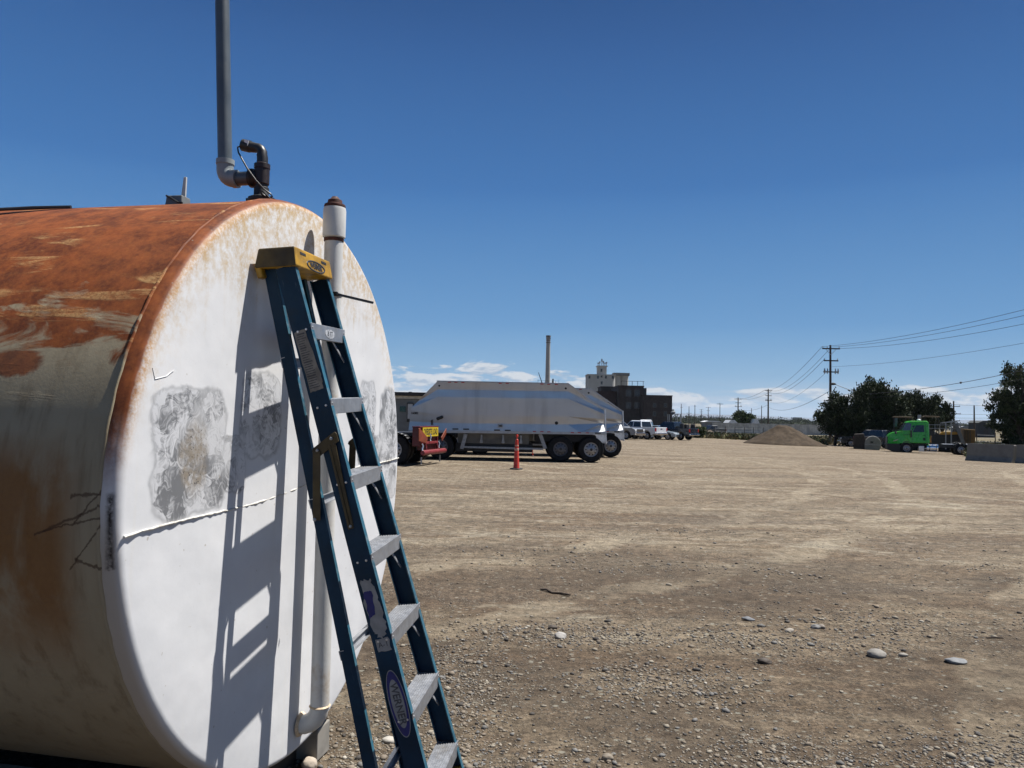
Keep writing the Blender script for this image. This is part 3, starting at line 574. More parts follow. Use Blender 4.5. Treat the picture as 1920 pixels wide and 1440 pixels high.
# ================================================================== STEP LADDER
def make_ladder():
    t = thing('step_ladder', 'tall blue fibreglass step ladder with yellow top cap leaning on the white tank end', 'step ladder', (-0.149143, 3.140826, 0.012))
    w = Vector((0.13070087, 0.99060557, 0.04022303)); bb = Vector((-0.9489975, 0.1367462, -0.28408488)); a = Vector((-0.28691641, -0.00104142, 0.95795506))
    m = Matrix.Identity(4)
    for i in range(3): m[i][0], m[i][1], m[i][2] = w[i], bb[i], a[i]
    m[0][3], m[1][3], m[2][3] = t.location
    t.matrix_world = m
    M_blue = pmat('blue_fibreglass', (0.0045, 0.025, 0.052), 0.55, var=0.25, scale=5, bump=0.12, bscale=150, dirt=(0.016, 0.028, 0.038), dscale=9, damt=0.6, spec=0.2)
    _nt = M_blue.node_tree; _b = _nt.nodes['Principled BSDF']; _co = objco(_nt); _src = _b.inputs['Base Color'].links[0].from_socket
    _sc = mth(_nt, 'MULTIPLY', sstep(_nt, noise(_nt, vscale(_nt, _co, (30, 60, 9)), 1.0, 5, 0.7), 0.60, 0.70), sstep(_nt, noise(_nt, _co, 5, 4, 0.6), 0.48, 0.62))
    _nt.links.new(mixc(_nt, mth(_nt, 'MULTIPLY', _sc, 0.6), _src, (0.10, 0.13, 0.15)), _b.inputs['Base Color'])
    M_bedge = pmat('blue_fibreglass_edge', (0.016, 0.08, 0.12), 0.5, var=0.3, scale=14, dirt=(0.16, 0.19, 0.20), dscale=24, damt=0.7)
    M_yc = pmat('worn_yellow_plastic', (0.32, 0.175, 0.008), 0.5, var=0.35, scale=9, dirt=(0.05, 0.04, 0.025), dscale=7, damt=0.95, bump=0.2, bscale=40)
    M_spr = pmat('olive_steel', (0.045, 0.031, 0.009), 0.6, 0.1, var=0.35, scale=12, dirt=(0.05, 0.035, 0.02), dscale=8, damt=0.7)
    M_step = pmat('scuffed_aluminium', (0.30, 0.31, 0.33), 0.5, 0.7, var=0.12, scale=18, dirt=(0.22, 0.20, 0.18), dscale=8, damt=0.7)
    M_barg = pmat('dull_aluminium', (0.36, 0.37, 0.39), 0.5, 0.6, var=0.2, scale=10)
    hw = lambda s: 0.1625 + 0.02 * (2.13 - s)      # half width to the inner flange edges
    S0, S1 = 0.0, 2.375; TW = 0.004
    def rail(sgn, y0, y1, s0, s1, off, fl, dy0=0.0, dy1=0.0):
        """C channel: web outside, flanges inwards; y0..y1 depth, dy: shift in depth at the bottom / top"""
        mb = MB()
        def sec(s, dy):
            xo = sgn * (hw(s) + off); xi = sgn * (hw(s) + off - fl); th = 0.0045
            return [Vector(p) for p in ((xo, y0 + dy, s), (xo, y1 + dy, s), (xi, y1 + dy, s), (xi, y1 + dy - th, s), (xo - sgn * th, y1 + dy - th, s), (xo - sgn * th, y0 + dy + th, s), (xi, y0 + dy + th, s), (xi, y0 + dy, s))]
        N = 6; secs = []
        for i in range(N + 1):
            f = i / N; secs.append(sec(s0 + (s1 - s0) * f, dy0 + (dy1 - dy0) * f))
        n = 8
        for i in range(N):
            for k in range(n):
                k2 = (k + 1) % n; mi = 1 if k in (7, 6, 2) else 0
                mb.add([secs[i][k], secs[i][k2], secs[i + 1][k2], secs[i + 1][k]], [(0, 1, 2, 3)], mi)
        mb.add(secs[0], [tuple(range(n))]); mb.add(secs[-1], [tuple(range(n))])
        return mb
    rails = []
    for sgn in (-1, 1):
        rv = rail(sgn, 0.0, 0.078, S0 + 0.02, S1, 0.024, 0.028)
        # rivets at each step
        for k in range(7):
            s = 0.305 * (7 - k) - 0.02
            for y in (0.02, 0.055): rv.lathe([(0.0, 0.003), (0.004, 0.0025), (0.0055, -0.001)], (sgn * (hw(s) + 0.024), y, s), (sgn, 0, 0), 10, 2)
        rails.append(rv.build('front_rail', [M_blue, M_bedge, M_alu], t))
        bt = MB()
        xo = sgn * (hw(0) + 0.0275)
        bt.bb((xo, -0.006, -0.004), (xo - sgn * 0.040, 0.088, 0.05)); bt.bb((sgn * (hw(0.1) + 0.016), 0.004, 0.05), (sgn * (hw(0.1) - 0.006), 0.072, 0.20))
        bt.build('foot', M_yc, t, bevel=0.004)
    legs = []
    for sgn in (-1, 1):
        lg = rail(sgn, 0.088, 0.138, 0.085, 2.40, -0.002, 0.022, 0.130, 0.0).build('rear_leg', [M_blue, M_bedge], t); legs.append(lg)
        MB().bb((sgn * (hw(0) + 0.003), 0.212, 0.075), (sgn * (hw(0) - 0.026), 0.275, 0.13)).build('foot', M_blackpl, lg, bevel=0.003)
    # steps
    for k in range(7):
        s = 0.305 * (7 - k); h = hw(s); mb = MB()
        mb.bb((-h - 0.002, -0.004, s - 0.004), (h + 0.002, 0.080, s))               # tread plate
        for i in range(8):
            y = 0.004 + i * 0.0098; mb.bb((-h + 0.002, y, s - 0.001), (h - 0.002, y + 0.0045, s + 0.0022))
        mb.bb((-h - 0.024, -0.0068, s - 0.058), (h + 0.024, -0.003, s + 0.001))      # front face, lapped over the rails
        mb.bb((-h - 0.002, 0.077, s - 0.035), (h + 0.002, 0.080, s - 0.0035))
        mb.bb((-h - 0.002, -0.0032, s - 0.058), (h + 0.002, 0.014, s - 0.055))
        # lean of the ladder: treads are level, so each step is turned about its front edge
        rot = Matrix.Rotation(R_(15.0), 4, 'X'); piv = Matrix.Translation((0, 0, s)); MM = piv @ rot @ piv.inverted()
        nfront = 8
        mb.v = [tuple(MM @ Vector(v)) if True else v for v in mb.v]
        for sgn in (-1, 1):
            for dz in (0.016, 0.042): mb.lathe([(0.0, 0.0025), (0.004, 0.002), (0.005, -0.001)], MM @ Vector((sgn * (h + 0.012), -0.0068, s - dz)), rot.to_3x3() @ Vector((0, -1, 0)), 9, 1)
        st = mb.build('step', [M_step, M_galv], t, bevel=0.001, seg=1)
        for sgn in (-1, 1):
            if k == 6: continue
            br = MB(); br.bar((sgn * (h - 0.085), 0.03, s - 0.02), (sgn * (hw(s - 0.13) + 0.012), 0.03, s - 0.135), 0.012, 0.003, up=(0, 1, 0))
            br.build('brace', M_barg, st)
        if k == 0:
            lb = MB(); th = [2 * math.pi * i / 36 for i in range(36)]
            lb.prism([(0.052 * math.cos(q) + 0.01, 0.019 * math.sin(q) - 0.030) for q in th], lambda aa, b_, tt: MM @ Vector((aa, tt, s + b_)), -0.0068, -0.0078)
            lo = lb.build('label', pmat('worn_label_grey', (0.32, 0.33, 0.35), 0.5, var=0.5, scale=40), st)
            text('label_text', '8 FT', 0.026, M_black, lo, MM @ frame(Vector((0.01, -0.0080, s - 0.030)), (1, 0, 0), (0, 0, 1)), 0.0003, sx=1.2)
    # rear cross bars
    for s, wd in ((2.02, 0.040), (1.46, 0.036), (0.87, 0.036), (0.33, 0.036)):
        f = (2.40 - s) / 2.315; y = 0.1335 + 0.130 * f; h = hw(s)
        mb = MB().bb((-h + 0.002, y + 0.005, s - wd / 2), (h - 0.002, y + 0.009, s + wd / 2))
        mb.bb((-h + 0.002, y - 0.012, s + wd / 2 - 0.003), (h - 0.002, y + 0.005, s + wd / 2)); mb.bb((-h + 0.002, y - 0.012, s - wd / 2), (h - 0.002, y + 0.005, s - wd / 2 + 0.003))
        mb.build('rear_bar', M_barg, t)
    # folded spreaders
    for sgn in (-1, 1):
        xo = sgn * (hw(1.66) + 0.0275)
        sp = MB()
        sp.prism([(0.004, 1.695), (0.010, 1.703), (0.022, 1.700), (0.112, 1.664), (0.118, 1.655), (0.104, 1.628), (0.092, 1.628), (0.004, 1.664)], lambda a_, b_, tt: Vector((tt, a_, b_)), xo, xo + sgn * 0.004)
        sp.bar((xo + sgn * 0.007, 0.098, 1.650), (sgn * (hw(1.4) + 0.012), 0.176, 1.395), 0.030, 0.004, up=(1, 0, 0))
        for dy in (-0.012, 0.012):
            sp.bar((xo + sgn * 0.003, 0.034 + dy * 0.9, 1.66), (xo + sgn * 0.003, 0.046 + dy * 0.5, 1.33), 0.010, 0.007, up=(1, 0, 0))
        sp.bar((xo + sgn * 0.002, 0.034, 1.66), (xo + sgn * 0.002, 0.046, 1.33), 0.026, 0.003, up=(1, 0, 0))
        for y, s in ((0.03, 1.682), (0.095, 1.652), (0.176, 1.40), (0.046, 1.34)): sp.lathe([(0, 0.004), (0.005, 0.003), (0.007, -0.002)], (xo + sgn * 0.009 if y > .09 else xo + sgn * 0.0065, y, s), (sgn, 0, 0), 10, 1)
        sp.build('spreader', [M_spr, M_galv], t, bevel=0.001, seg=1)
    # top cap, slightly tapered, leaning with the ladder
    cp = MB(); hb, ht = 0.195, 0.188
    bot = [(-hb, -0.012, 2.362), (hb, -0.012, 2.362), (hb, 0.158, 2.402), (-hb, 0.158, 2.402)]
    topv = [(-ht, -0.022, 2.440), (ht, -0.022, 2.440), (ht, 0.124, 2.474), (-ht, 0.124, 2.474)]
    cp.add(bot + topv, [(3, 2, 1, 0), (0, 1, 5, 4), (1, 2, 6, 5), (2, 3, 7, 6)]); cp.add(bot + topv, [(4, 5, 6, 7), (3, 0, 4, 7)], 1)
    for sgn in (-1, 1): cp.box((sgn * 0.168, 0.145, 2.385), (0.045, 0.025, 0.05))
    M_gr_shade = pmat('grimy_shaded_plastic', (0.055, 0.036, 0.008), 0.6, var=0.5, scale=10, dirt=(0.020, 0.016, 0.012), dscale=8, damt=0.8)  # grime on top and near end, plus the end's shade painted in
    import bmesh
    co_ = cp.build('top_cap', [M_yc, M_gr_shade], t); _b = bmesh.new(); _b.from_mesh(co_.data); bmesh.ops.remove_doubles(_b, verts=_b.verts, dist=1e-5); bmesh.ops.recalc_face_normals(_b, faces=_b.faces); _b.to_mesh(co_.data); _b.free()
    md = co_.modifiers.new('bevel', 'BEVEL'); md.width = 0.007; md.segments = 3; md.limit_method = 'ANGLE'; md.angle_limit = R_(35)
    fn = Vector((0, -0.992, -0.127)); ux = Vector((1, 0, 0)); uz = Vector((0, -0.127, 0.992))
    fo = Vector((0, -0.0172, 2.401))
    for xx in (-0.115, 0.105):
        sl = MB(); sl.prism([(xx - 0.028, 0.014), (xx + 0.028, 0.014), (xx + 0.028, 0.024), (xx - 0.028, 0.024)], lambda p, q, tt: fo + ux * p + uz * q + fn * tt, 0.0005, 0.0012)
        sl.build('slot', M_black, co_)
    th = [2 * math.pi * i / 48 for i in range(48)]
    ov = MB()
    for i in range(48):
        i2 = (i + 1) % 48
        f = lambda k, ra, rb, q: fo + ux * (0.01 + ra * math.cos(th[k])) + uz * (-0.013 + rb * math.sin(th[k])) + fn * q
        ov.add([f(i, .098, .0235, .0), f(i2, .098, .0235, .0), f(i2, .096, .0225, .0022), f(i, .096, .0225, .0022), f(i, .088, .0185, .0022), f(i2, .088, .0185, .0022), f(i, .087, .018, .0), f(i2, .087, .018, .0)], [(0, 1, 2, 3), (3, 2, 5, 4), (4, 5, 7, 6)])
    M_logo = pmat('faded_black_print', (0.03, 0.03, 0.032), 0.5, var=0.4, scale=60)
    ov.build('logo_ring', M_logo, co_)
    text('logo_text', 'WERNER', 0.034, M_logo, co_, frame(fo + ux * 0.01 - uz * 0.013 + fn * 0.0012, ux, uz), 0.0006, sx=0.92, bold=0.0006)
    # stickers on the near rail web (outer face at x = -(hw+0.024))
    def web(s, y): return Vector((-(hw(s) + 0.0245), y, s))
    dn = (web(1.0, 0) - web(1.3, 0)).normalized(); yv = Vector((0, -1, 0)); nx = dn.cross(yv)      # text reads down the rail
    R0 = rails[0]
    M_lab = pmat('torn_paper_label', (0.18, 0.165, 0.145), 0.8, var=0.3, scale=25, dirt=(0.16, 0.15, 0.14), dscale=18, damt=0.9)
    M_ink = pmat('label_ink', (0.06, 0.06, 0.065), 0.7, var=0.4, scale=50)
    M_bl = pmat('label_blue', (0.008, 0.012, 0.12), 0.5, var=0.2, scale=30); M_wl = pmat('label_silver', (0.21, 0.215, 0.22), 0.5, var=0.15, scale=25)
    def patch(poly, mat, name, lift):
        mb = MB(); P = [web(s, y) for s, y in poly]; nn = Vector((-1, 0, -0.02))
        n = len(P); mb.add([p + nn * lift for p in P] + [p + nn * (lift - 0.0004) for p in P], [tuple(range(n)), tuple(range(2 * n - 1, n - 1, -1))] + [(i, (i + 1) % n, n + (i + 1) % n, n + i) for i in range(n)])
        return mb.build(name, mat, R0)
    rj = random.Random(4)
    def rough(poly, k=6, amp=0.003):
        out = []
        for i, (s, y) in enumerate(poly):
            s2, y2 = poly[(i + 1) % len(poly)]
            for j in range(k): f = j / k; out.append((s + (s2 - s) * f + rj.uniform(-amp, amp), y + (y2 - y) * f + rj.uniform(-amp, amp)))
        return out
    pl = patch(rough([(2.115, 0.072), (2.118, 0.025), (1.93, 0.008), (1.875, 0.012), (1.875, 0.066), (1.99, 0.069)], 6, 0.002), M_lab, 'warning_label', 0.0009)
    mb = MB()
    for i in range(24):
        s = 2.103 - i * 0.0093; y1 = 0.063; y0 = (0.028 if s > 2.0 else 0.022) + rj.uniform(0, 0.012)
        p0, p1 = web(s, y0), web(s, y1); q = Vector((-0.00135, 0, 0))
        mb.bar(p0 + q, p1 + q, 0.0036 if i % 6 else 0.0055, 0.0004, up=(1, 0, 0))
    mb.build('label_print', M_ink, pl)
    pb = patch(rough([(1.13, 0.070), (1.13, 0.020), (1.05, 0.010), (0.93, 0.008), (0.90, 0.035), (0.93, 0.066)], 7, 0.006), M_wl, 'torn_label', 0.0009)
    patch(rough([(1.085, 0.064), (1.085, 0.030), (1.0, 0.036), (0.985, 0.064)], 6, 0.004), M_bl, 'label_print', 0.0016).parent = pb
    pc = patch(rough([(0.905, 0.062), (0.905, 0.012), (0.855, 0.012), (0.855, 0.062)], 4, 0.003), M_wl, 'small_label', 0.0009)
    text('label_text', 'A-1', 0.028, M_ink, pc, frame(web(0.88, 0.037) + Vector((-0.0012, 0, 0)), (0, -1, 0.0), (0, 0, 1)), 0.0003)
    def oval(sc, ra, rb, mat, lift, name, par=None):
        o_ = patch([(sc + ra * math.cos(q), 0.039 + rb * math.sin(q)) for q in th], mat, name, lift)
        if par: o_.parent = par
        return o_
    o1 = oval(0.655, 0.128, 0.0345, M_wl, 0.0007, 'brand_sticker'); oval(0.655, 0.124, 0.0315, M_bl, 0.0012, 'sticker_border', o1); oval(0.655, 0.092, 0.024, M_wl, 0.0017, 'sticker_panel', o1)
    text('sticker_text', 'WERNER', 0.040, M_ink, o1, frame(web(0.655, 0.039) + Vector((-0.0022, 0, 0)), dn, yv), 0.0003, sx=0.98, bold=0.0008)
    return t
make_ladder()

# ================================================================== STONES
STONES = [pmat('stone_pale', (0.23, 0.20, 0.155), 0.85, var=0.2, scale=30), pmat('stone_tan', (0.165, 0.135, 0.102), 0.9, var=0.2, scale=30),
          pmat('stone_grey', (0.135, 0.13, 0.122), 0.85, var=0.25, scale=30), pmat('stone_dark', (0.055, 0.048, 0.042), 0.9, var=0.3, scale=30), pmat('stone_white', (0.34, 0.31, 0.26), 0.8, var=0.15, scale=30)]
def ico():
    g = (1 + 5 ** .5) / 2
    v = np.array([(-1, g, 0), (1, g, 0), (-1, -g, 0), (1, -g, 0), (0, -1, g), (0, 1, g), (0, -1, -g), (0, 1, -g), (g, 0, -1), (g, 0, 1), (-g, 0, -1), (-g, 0, 1)], float); v /= np.linalg.norm(v[0])
    f = [(0, 11, 5), (0, 5, 1), (0, 1, 7), (0, 7, 10), (0, 10, 11), (1, 5, 9), (5, 11, 4), (11, 10, 2), (10, 7, 6), (7, 1, 8), (3, 9, 4), (3, 4, 2), (3, 2, 6), (3, 6, 8), (3, 8, 9), (4, 9, 5), (2, 4, 11), (6, 2, 10), (8, 6, 7), (9, 8, 1)]
    return v, np.array(f)
def gz_arr(x, y): return np.array([ground_z(float(a), float(b)) for a, b in zip(x, y)])
def make_gravel():
    # density: noise clusters + the loose gravel heaps seen beside the ladder
    blobs = [(0.55, 6.15, 1.0, 0.33, 1.0), (1.0, 5.1, 0.55, 0.45, 1.0), (-0.35, 4.9, 0.42, 1.3, 0.9), (-0.45, 3.9, 0.5, 0.6, 1.0), (2.75, 3.95, 0.9, 0.4, 0.8), (1.5, 4.0, 0.8, 0.3, 0.5), (1.9, 6.1, 1.0, 0.35, 0.6), (0.2, 3.6, 0.5, 0.5, 0.6), (-0.9, 3.0, 0.6, 0.8, 0.8), (3.1, 6.6, 1.2, 0.6, 0.35), (1.9, 9.0, 1.6, 0.35, 0.3)]
    xs = []; ys = []
    N = 400000
    y = 2.2 * (13.0 / 2.2) ** RNG.random(N); x = (RNG.random(N) * 1.15 - 0.42) * y * 0.95
    d = 0.016 + 0.55 * np.clip(fbm(x * 0.9, y * 1.5, 4) * 3.0 - 0.42, 0, 1)
    for bx, by, sx, sy, a in blobs:
        wx = fbm(x * 2 + bx, y * 2, 3) * 0.9
        d = np.maximum(d, a * np.exp(-(((x - bx) / sx) ** 2 + ((y - by) / sy) ** 2) * 1.3 + wx))
    d *= (2.2 / y) ** 0.1 * 0.55
    k = RNG.random(N) < d; x, y = x[k], y[k]
    lx = (x - TC.x) * TN.x + (y - TC.y) * TN.y
    k = ~((lx < -1.2)); x, y = x[k], y[k]
    n = len(x); z = gz_arr(x, y)
    s = 0.0038 * np.exp(RNG.normal(size=n) * 0.5) * (0.75 + 0.12 * y); s = np.clip(s, 0.003, 0.026)
    V, F = ico(); T = V[None] * (1 + 0.28 * (RNG.random((n, 12, 1)) - 0.5))
    sc = np.stack([1 + 0.5 * RNG.random(n), 0.75 + 0.35 * RNG.random(n), 0.45 + 0.35 * RNG.random(n)], -1)
    T = T * sc[:, None] * s[:, None, None]
    a = RNG.random(n) * 6.283; ca, sa = np.cos(a)[:, None], np.sin(a)[:, None]
    tx = T[..., 0] * ca - T[..., 1] * sa; ty = T[..., 0] * sa + T[..., 1] * ca
    P = np.stack([tx + x[:, None], ty + y[:, None], T[..., 2] + (z + s * 0.25)[:, None]], -1).reshape(-1, 3)
    FF = (F[None] + (np.arange(n) * 12)[:, None, None]).reshape(-1, 3)
    me = bpy.data.meshes.new('gravel'); me.vertices.add(len(P)); me.vertices.foreach_set('co', P.ravel())
    me.loops.add(FF.size); me.loops.foreach_set('vertex_index', FF.ravel().astype(np.int32))
    me.polygons.add(len(FF)); me.polygons.foreach_set('loop_start', np.arange(0, FF.size, 3, dtype=np.int32)); 
    for q in STONES: me.materials.append(q)
    mi = RNG.choice(5, n, p=[0.22, 0.40, 0.2, 0.16, 0.02]).astype(np.int32)
    me.polygons.foreach_set('material_index', np.repeat(mi, 20)); me.polygons.foreach_set('use_smooth', np.ones(len(FF), dtype=bool))
    me.update(); me.validate()
    o = bpy.data.objects.new('gravel', me); COL.objects.link(o)
    tag(o, 'loose river gravel scattered in patches over the dirt', 'gravel', kind='stuff')
    print('pebbles', n)
make_gravel()
def rock(px, py, size, mat, label, seed, squash=0.55, elong=1.35, ang=0.0, edgy=0.0, sink=0.25):
    p = ground_px(px, py); r = random.Random(seed); import bmesh
    bm = bmesh.new(); bmesh.ops.create_icosphere(bm, subdivisions=4, radius=1)
    for v in bm.verts:
        q = v.co.copy(); k = 1 + 0.5 * float(fbm(np.array(q.x * 0.8 + seed), np.array(q.y * 0.8 + q.z * 0.7 + seed), 3))
        if edgy:
            for j in range(7):
                rr = random.Random(seed * 31 + j); d = Vector((rr.uniform(-1, 1), rr.uniform(-1, 1), rr.uniform(-1, 1))).normalized(); dd = q.dot(d) - (0.62 + 0.2 * rr.random())
                if dd > 0: q -= d * dd * edgy
        v.co = Vector((q.x * elong, q.y * 0.9, q.z * squash)) * k * size / 2
    me = bpy.data.meshes.new('rock'); bm.to_mesh(me); bm.free(); me.materials.append(mat)
    me.polygons.foreach_set('use_smooth', np.ones(len(me.polygons), dtype=bool)); me.set_sharp_from_angle(angle=R_(28 if edgy else 60))
    o = bpy.data.objects.new('rock', me); COL.objects.link(o); o.location = (p.x, p.y, p.z + size * squash * (0.5 - sink)); o.rotation_euler = (r.uniform(-.1, .1), r.uniform(-.15, .15), ang)
    return tag(o, label, 'rock', 'larger stones lying on the dirt')
MS = lambda n, c: pmat(n, c, 0.8, var=0.2, scale=14, bump=0.3, bscale=50, dirt=tuple(q * 0.55 for q in c), dscale=9, damt=0.5)
rock(1645, 1231, 0.125, MS('smooth_grey_stone', (0.20, 0.185, 0.165)), 'large smooth egg-shaped grey stone on the dirt at the right', 3, 0.55, 1.15, -0.2)
rock(1793, 1242, 0.115, MS('split_grey_stone', (0.17, 0.175, 0.18)), 'flat angular blue-grey stone, rightmost of the larger stones', 11, 0.45, 1.3, -0.1, 0.85)
rock(1693, 1230, 0.052, MS('small_pale_stone', (0.24, 0.22, 0.19)), 'small pale stone just right of the large smooth egg-shaped stone', 5, 0.6, 1.3)
rock(1051, 1196, 0.088, MS('white_stone', (0.30, 0.285, 0.265)), 'whitish angular stone amid the gravel strip in mid yard', 8, 0.75, 1.1, 0.4, 0.7)
rock(1036, 1179, 0.075, MS('dark_clod', (0.06, 0.048, 0.038)), 'dark clod of earth touching the back of the whitish angular stone', 21, 0.6, 1.2, 0.5, 0.6)
rock(1529, 1178, 0.075, MS('grey_cobble', (0.16, 0.158, 0.155)), 'grey cobble, left of a touching pair in the right half', 6, 0.6, 1.1, 0.2, 0.5)
rock(1541, 1178, 0.065, MS('tan_cobble', (0.20, 0.17, 0.14)), 'tan cobble, right of a touching pair in the right half', 9, 0.65, 1.0, 0.9, 0.4)
rock(1403, 1163, 0.08, MS('blue_grey_stone', (0.14, 0.145, 0.155)), 'small blue-grey stone by itself, left of the touching pair of cobbles', 13, 0.5, 1.3, -0.3, 0.7)
rock(1480, 1184, 0.06, MS('cream_stone', (0.28, 0.25, 0.21)), 'cream pebble between the blue-grey stone and the pair of cobbles', 15, 0.6, 1.25, 0.1)
rock(1435, 1243, 0.075, MS('brown_clod', (0.055, 0.043, 0.034)), 'dark brown clod lying left of the large smooth stone', 17, 0.6, 1.35, 0.1, 0.6)
rock(1139, 1424, 0.055, MS('brown_pebble', (0.18, 0.15, 0.115)), 'rounded brown stone at the bottom edge of the picture', 19, 0.7, 1.1, 0.3)
rock(733, 1391, 0.062, MS('white_pebble', (0.38, 0.355, 0.31)), 'flat whitish pebble between the rear leg and the front rail of the ladder', 23, 0.5, 1.35, 0.0)
rock(580, 1437, 0.075, MS('cream_cobble', (0.38, 0.32, 0.255)), 'cream cobble at the bottom edge beside the white tank pipe', 25, 0.8, 1.0, 0.0)
def stick(pts, r, label):
    P = []
    for i, q in enumerate(pts):
        g = ground_px(*q); P.append(g + Vector((0, 0, r * (1.0 + 0.6 * math.sin(i * 2.1)))))
    o = MB().tube(P, [r * (0.8 + 0.35 * random.random()) for _ in P], 7).build('stick', pmat('dark_stick', (0.055, 0.040, 0.028), 0.9, var=0.4, scale=30), smooth=60)
    tag(o, label, 'stick')
stick([(1014, 1107), (1026, 1109), (1036, 1113), (1050, 1114), (1069, 1119)], 0.012, 'dark crooked stick lying in mid yard')
stick([(1850, 1197), (1866, 1197), (1881, 1197)], 0.006, 'thin pale twig lying near the right edge')

# ================================================================== VEHICLE HELPERS
def wheel(parent, c, r, w, out=(0, -1, 0), rim=None, rr=0.55, holes=10, dual=False, name='wheel'):
    """tyre with its rim as a sub-part; c = centre of the outer face"""
    out = Vector(out).normalized(); c = Vector(c); mb = MB()
    prof = [(r * rr, -0.012), (r * 0.80, 0.0), (r * 0.93, -0.006), (r * 0.985, -0.03), (r, -0.06), (r, -w + 0.06), (r * 0.985, -w + 0.03), (r * 0.9, -w), (r * rr, -w)]
    mb.lathe(prof, c, out, 36)
    if dual: mb.lathe([(q, h - w - 0.06) for q, h in prof], c, out, 36)
    ty = mb.build(name, M_rubber, parent, smooth=40)
    rb = MB(); R = r * rr
    rb.lathe([(R * 1.02, -0.02), (R * 1.0, 0.0), (R * 0.94, -0.004), (R * 0.90, -0.05), (R * 0.55, -0.02), (R * 0.50, 0.0), (R * 0.42, 0.012), (R * 0.40, 0.045), (R * 0.25, 0.055), (0, 0.055)], c, out, 36)
    s1 = out.cross(Vector((0, 0, 1))).normalized(); s2 = Vector((0, 0, 1))
    for k in range(holes):
        a = 2 * math.pi * k / holes; p = c + (s1 * math.cos(a) + s2 * math.sin(a)) * R * 0.72
        rb.cyl(p + out * -0.045, p + out * -0.026, R * 0.105, n=10, mi=1)
    rb.lathe([(R * 0.2, 0.054), (R * 0.2, 0.07), (0, 0.072)], c, out, 20, 1)
    rb.build('rim', [rim or M_rimalu, M_black], ty, smooth=35)
    return ty
def loft(mb, rings, mi=0, cap=True):
    n = len(rings[0]); vs = [p for r in rings for p in r]; fs = []
    for i in range(len(rings) - 1):
        for k in range(n): k2 = (k + 1) % n; fs.append((i * n + k, i * n + k2, (i + 1) * n + k2, (i + 1) * n + k))
    if cap: fs += [tuple(range(n - 1, -1, -1)), tuple(range((len(rings) - 1) * n, len(rings) * n))]
    return mb.add(vs, fs, mi)

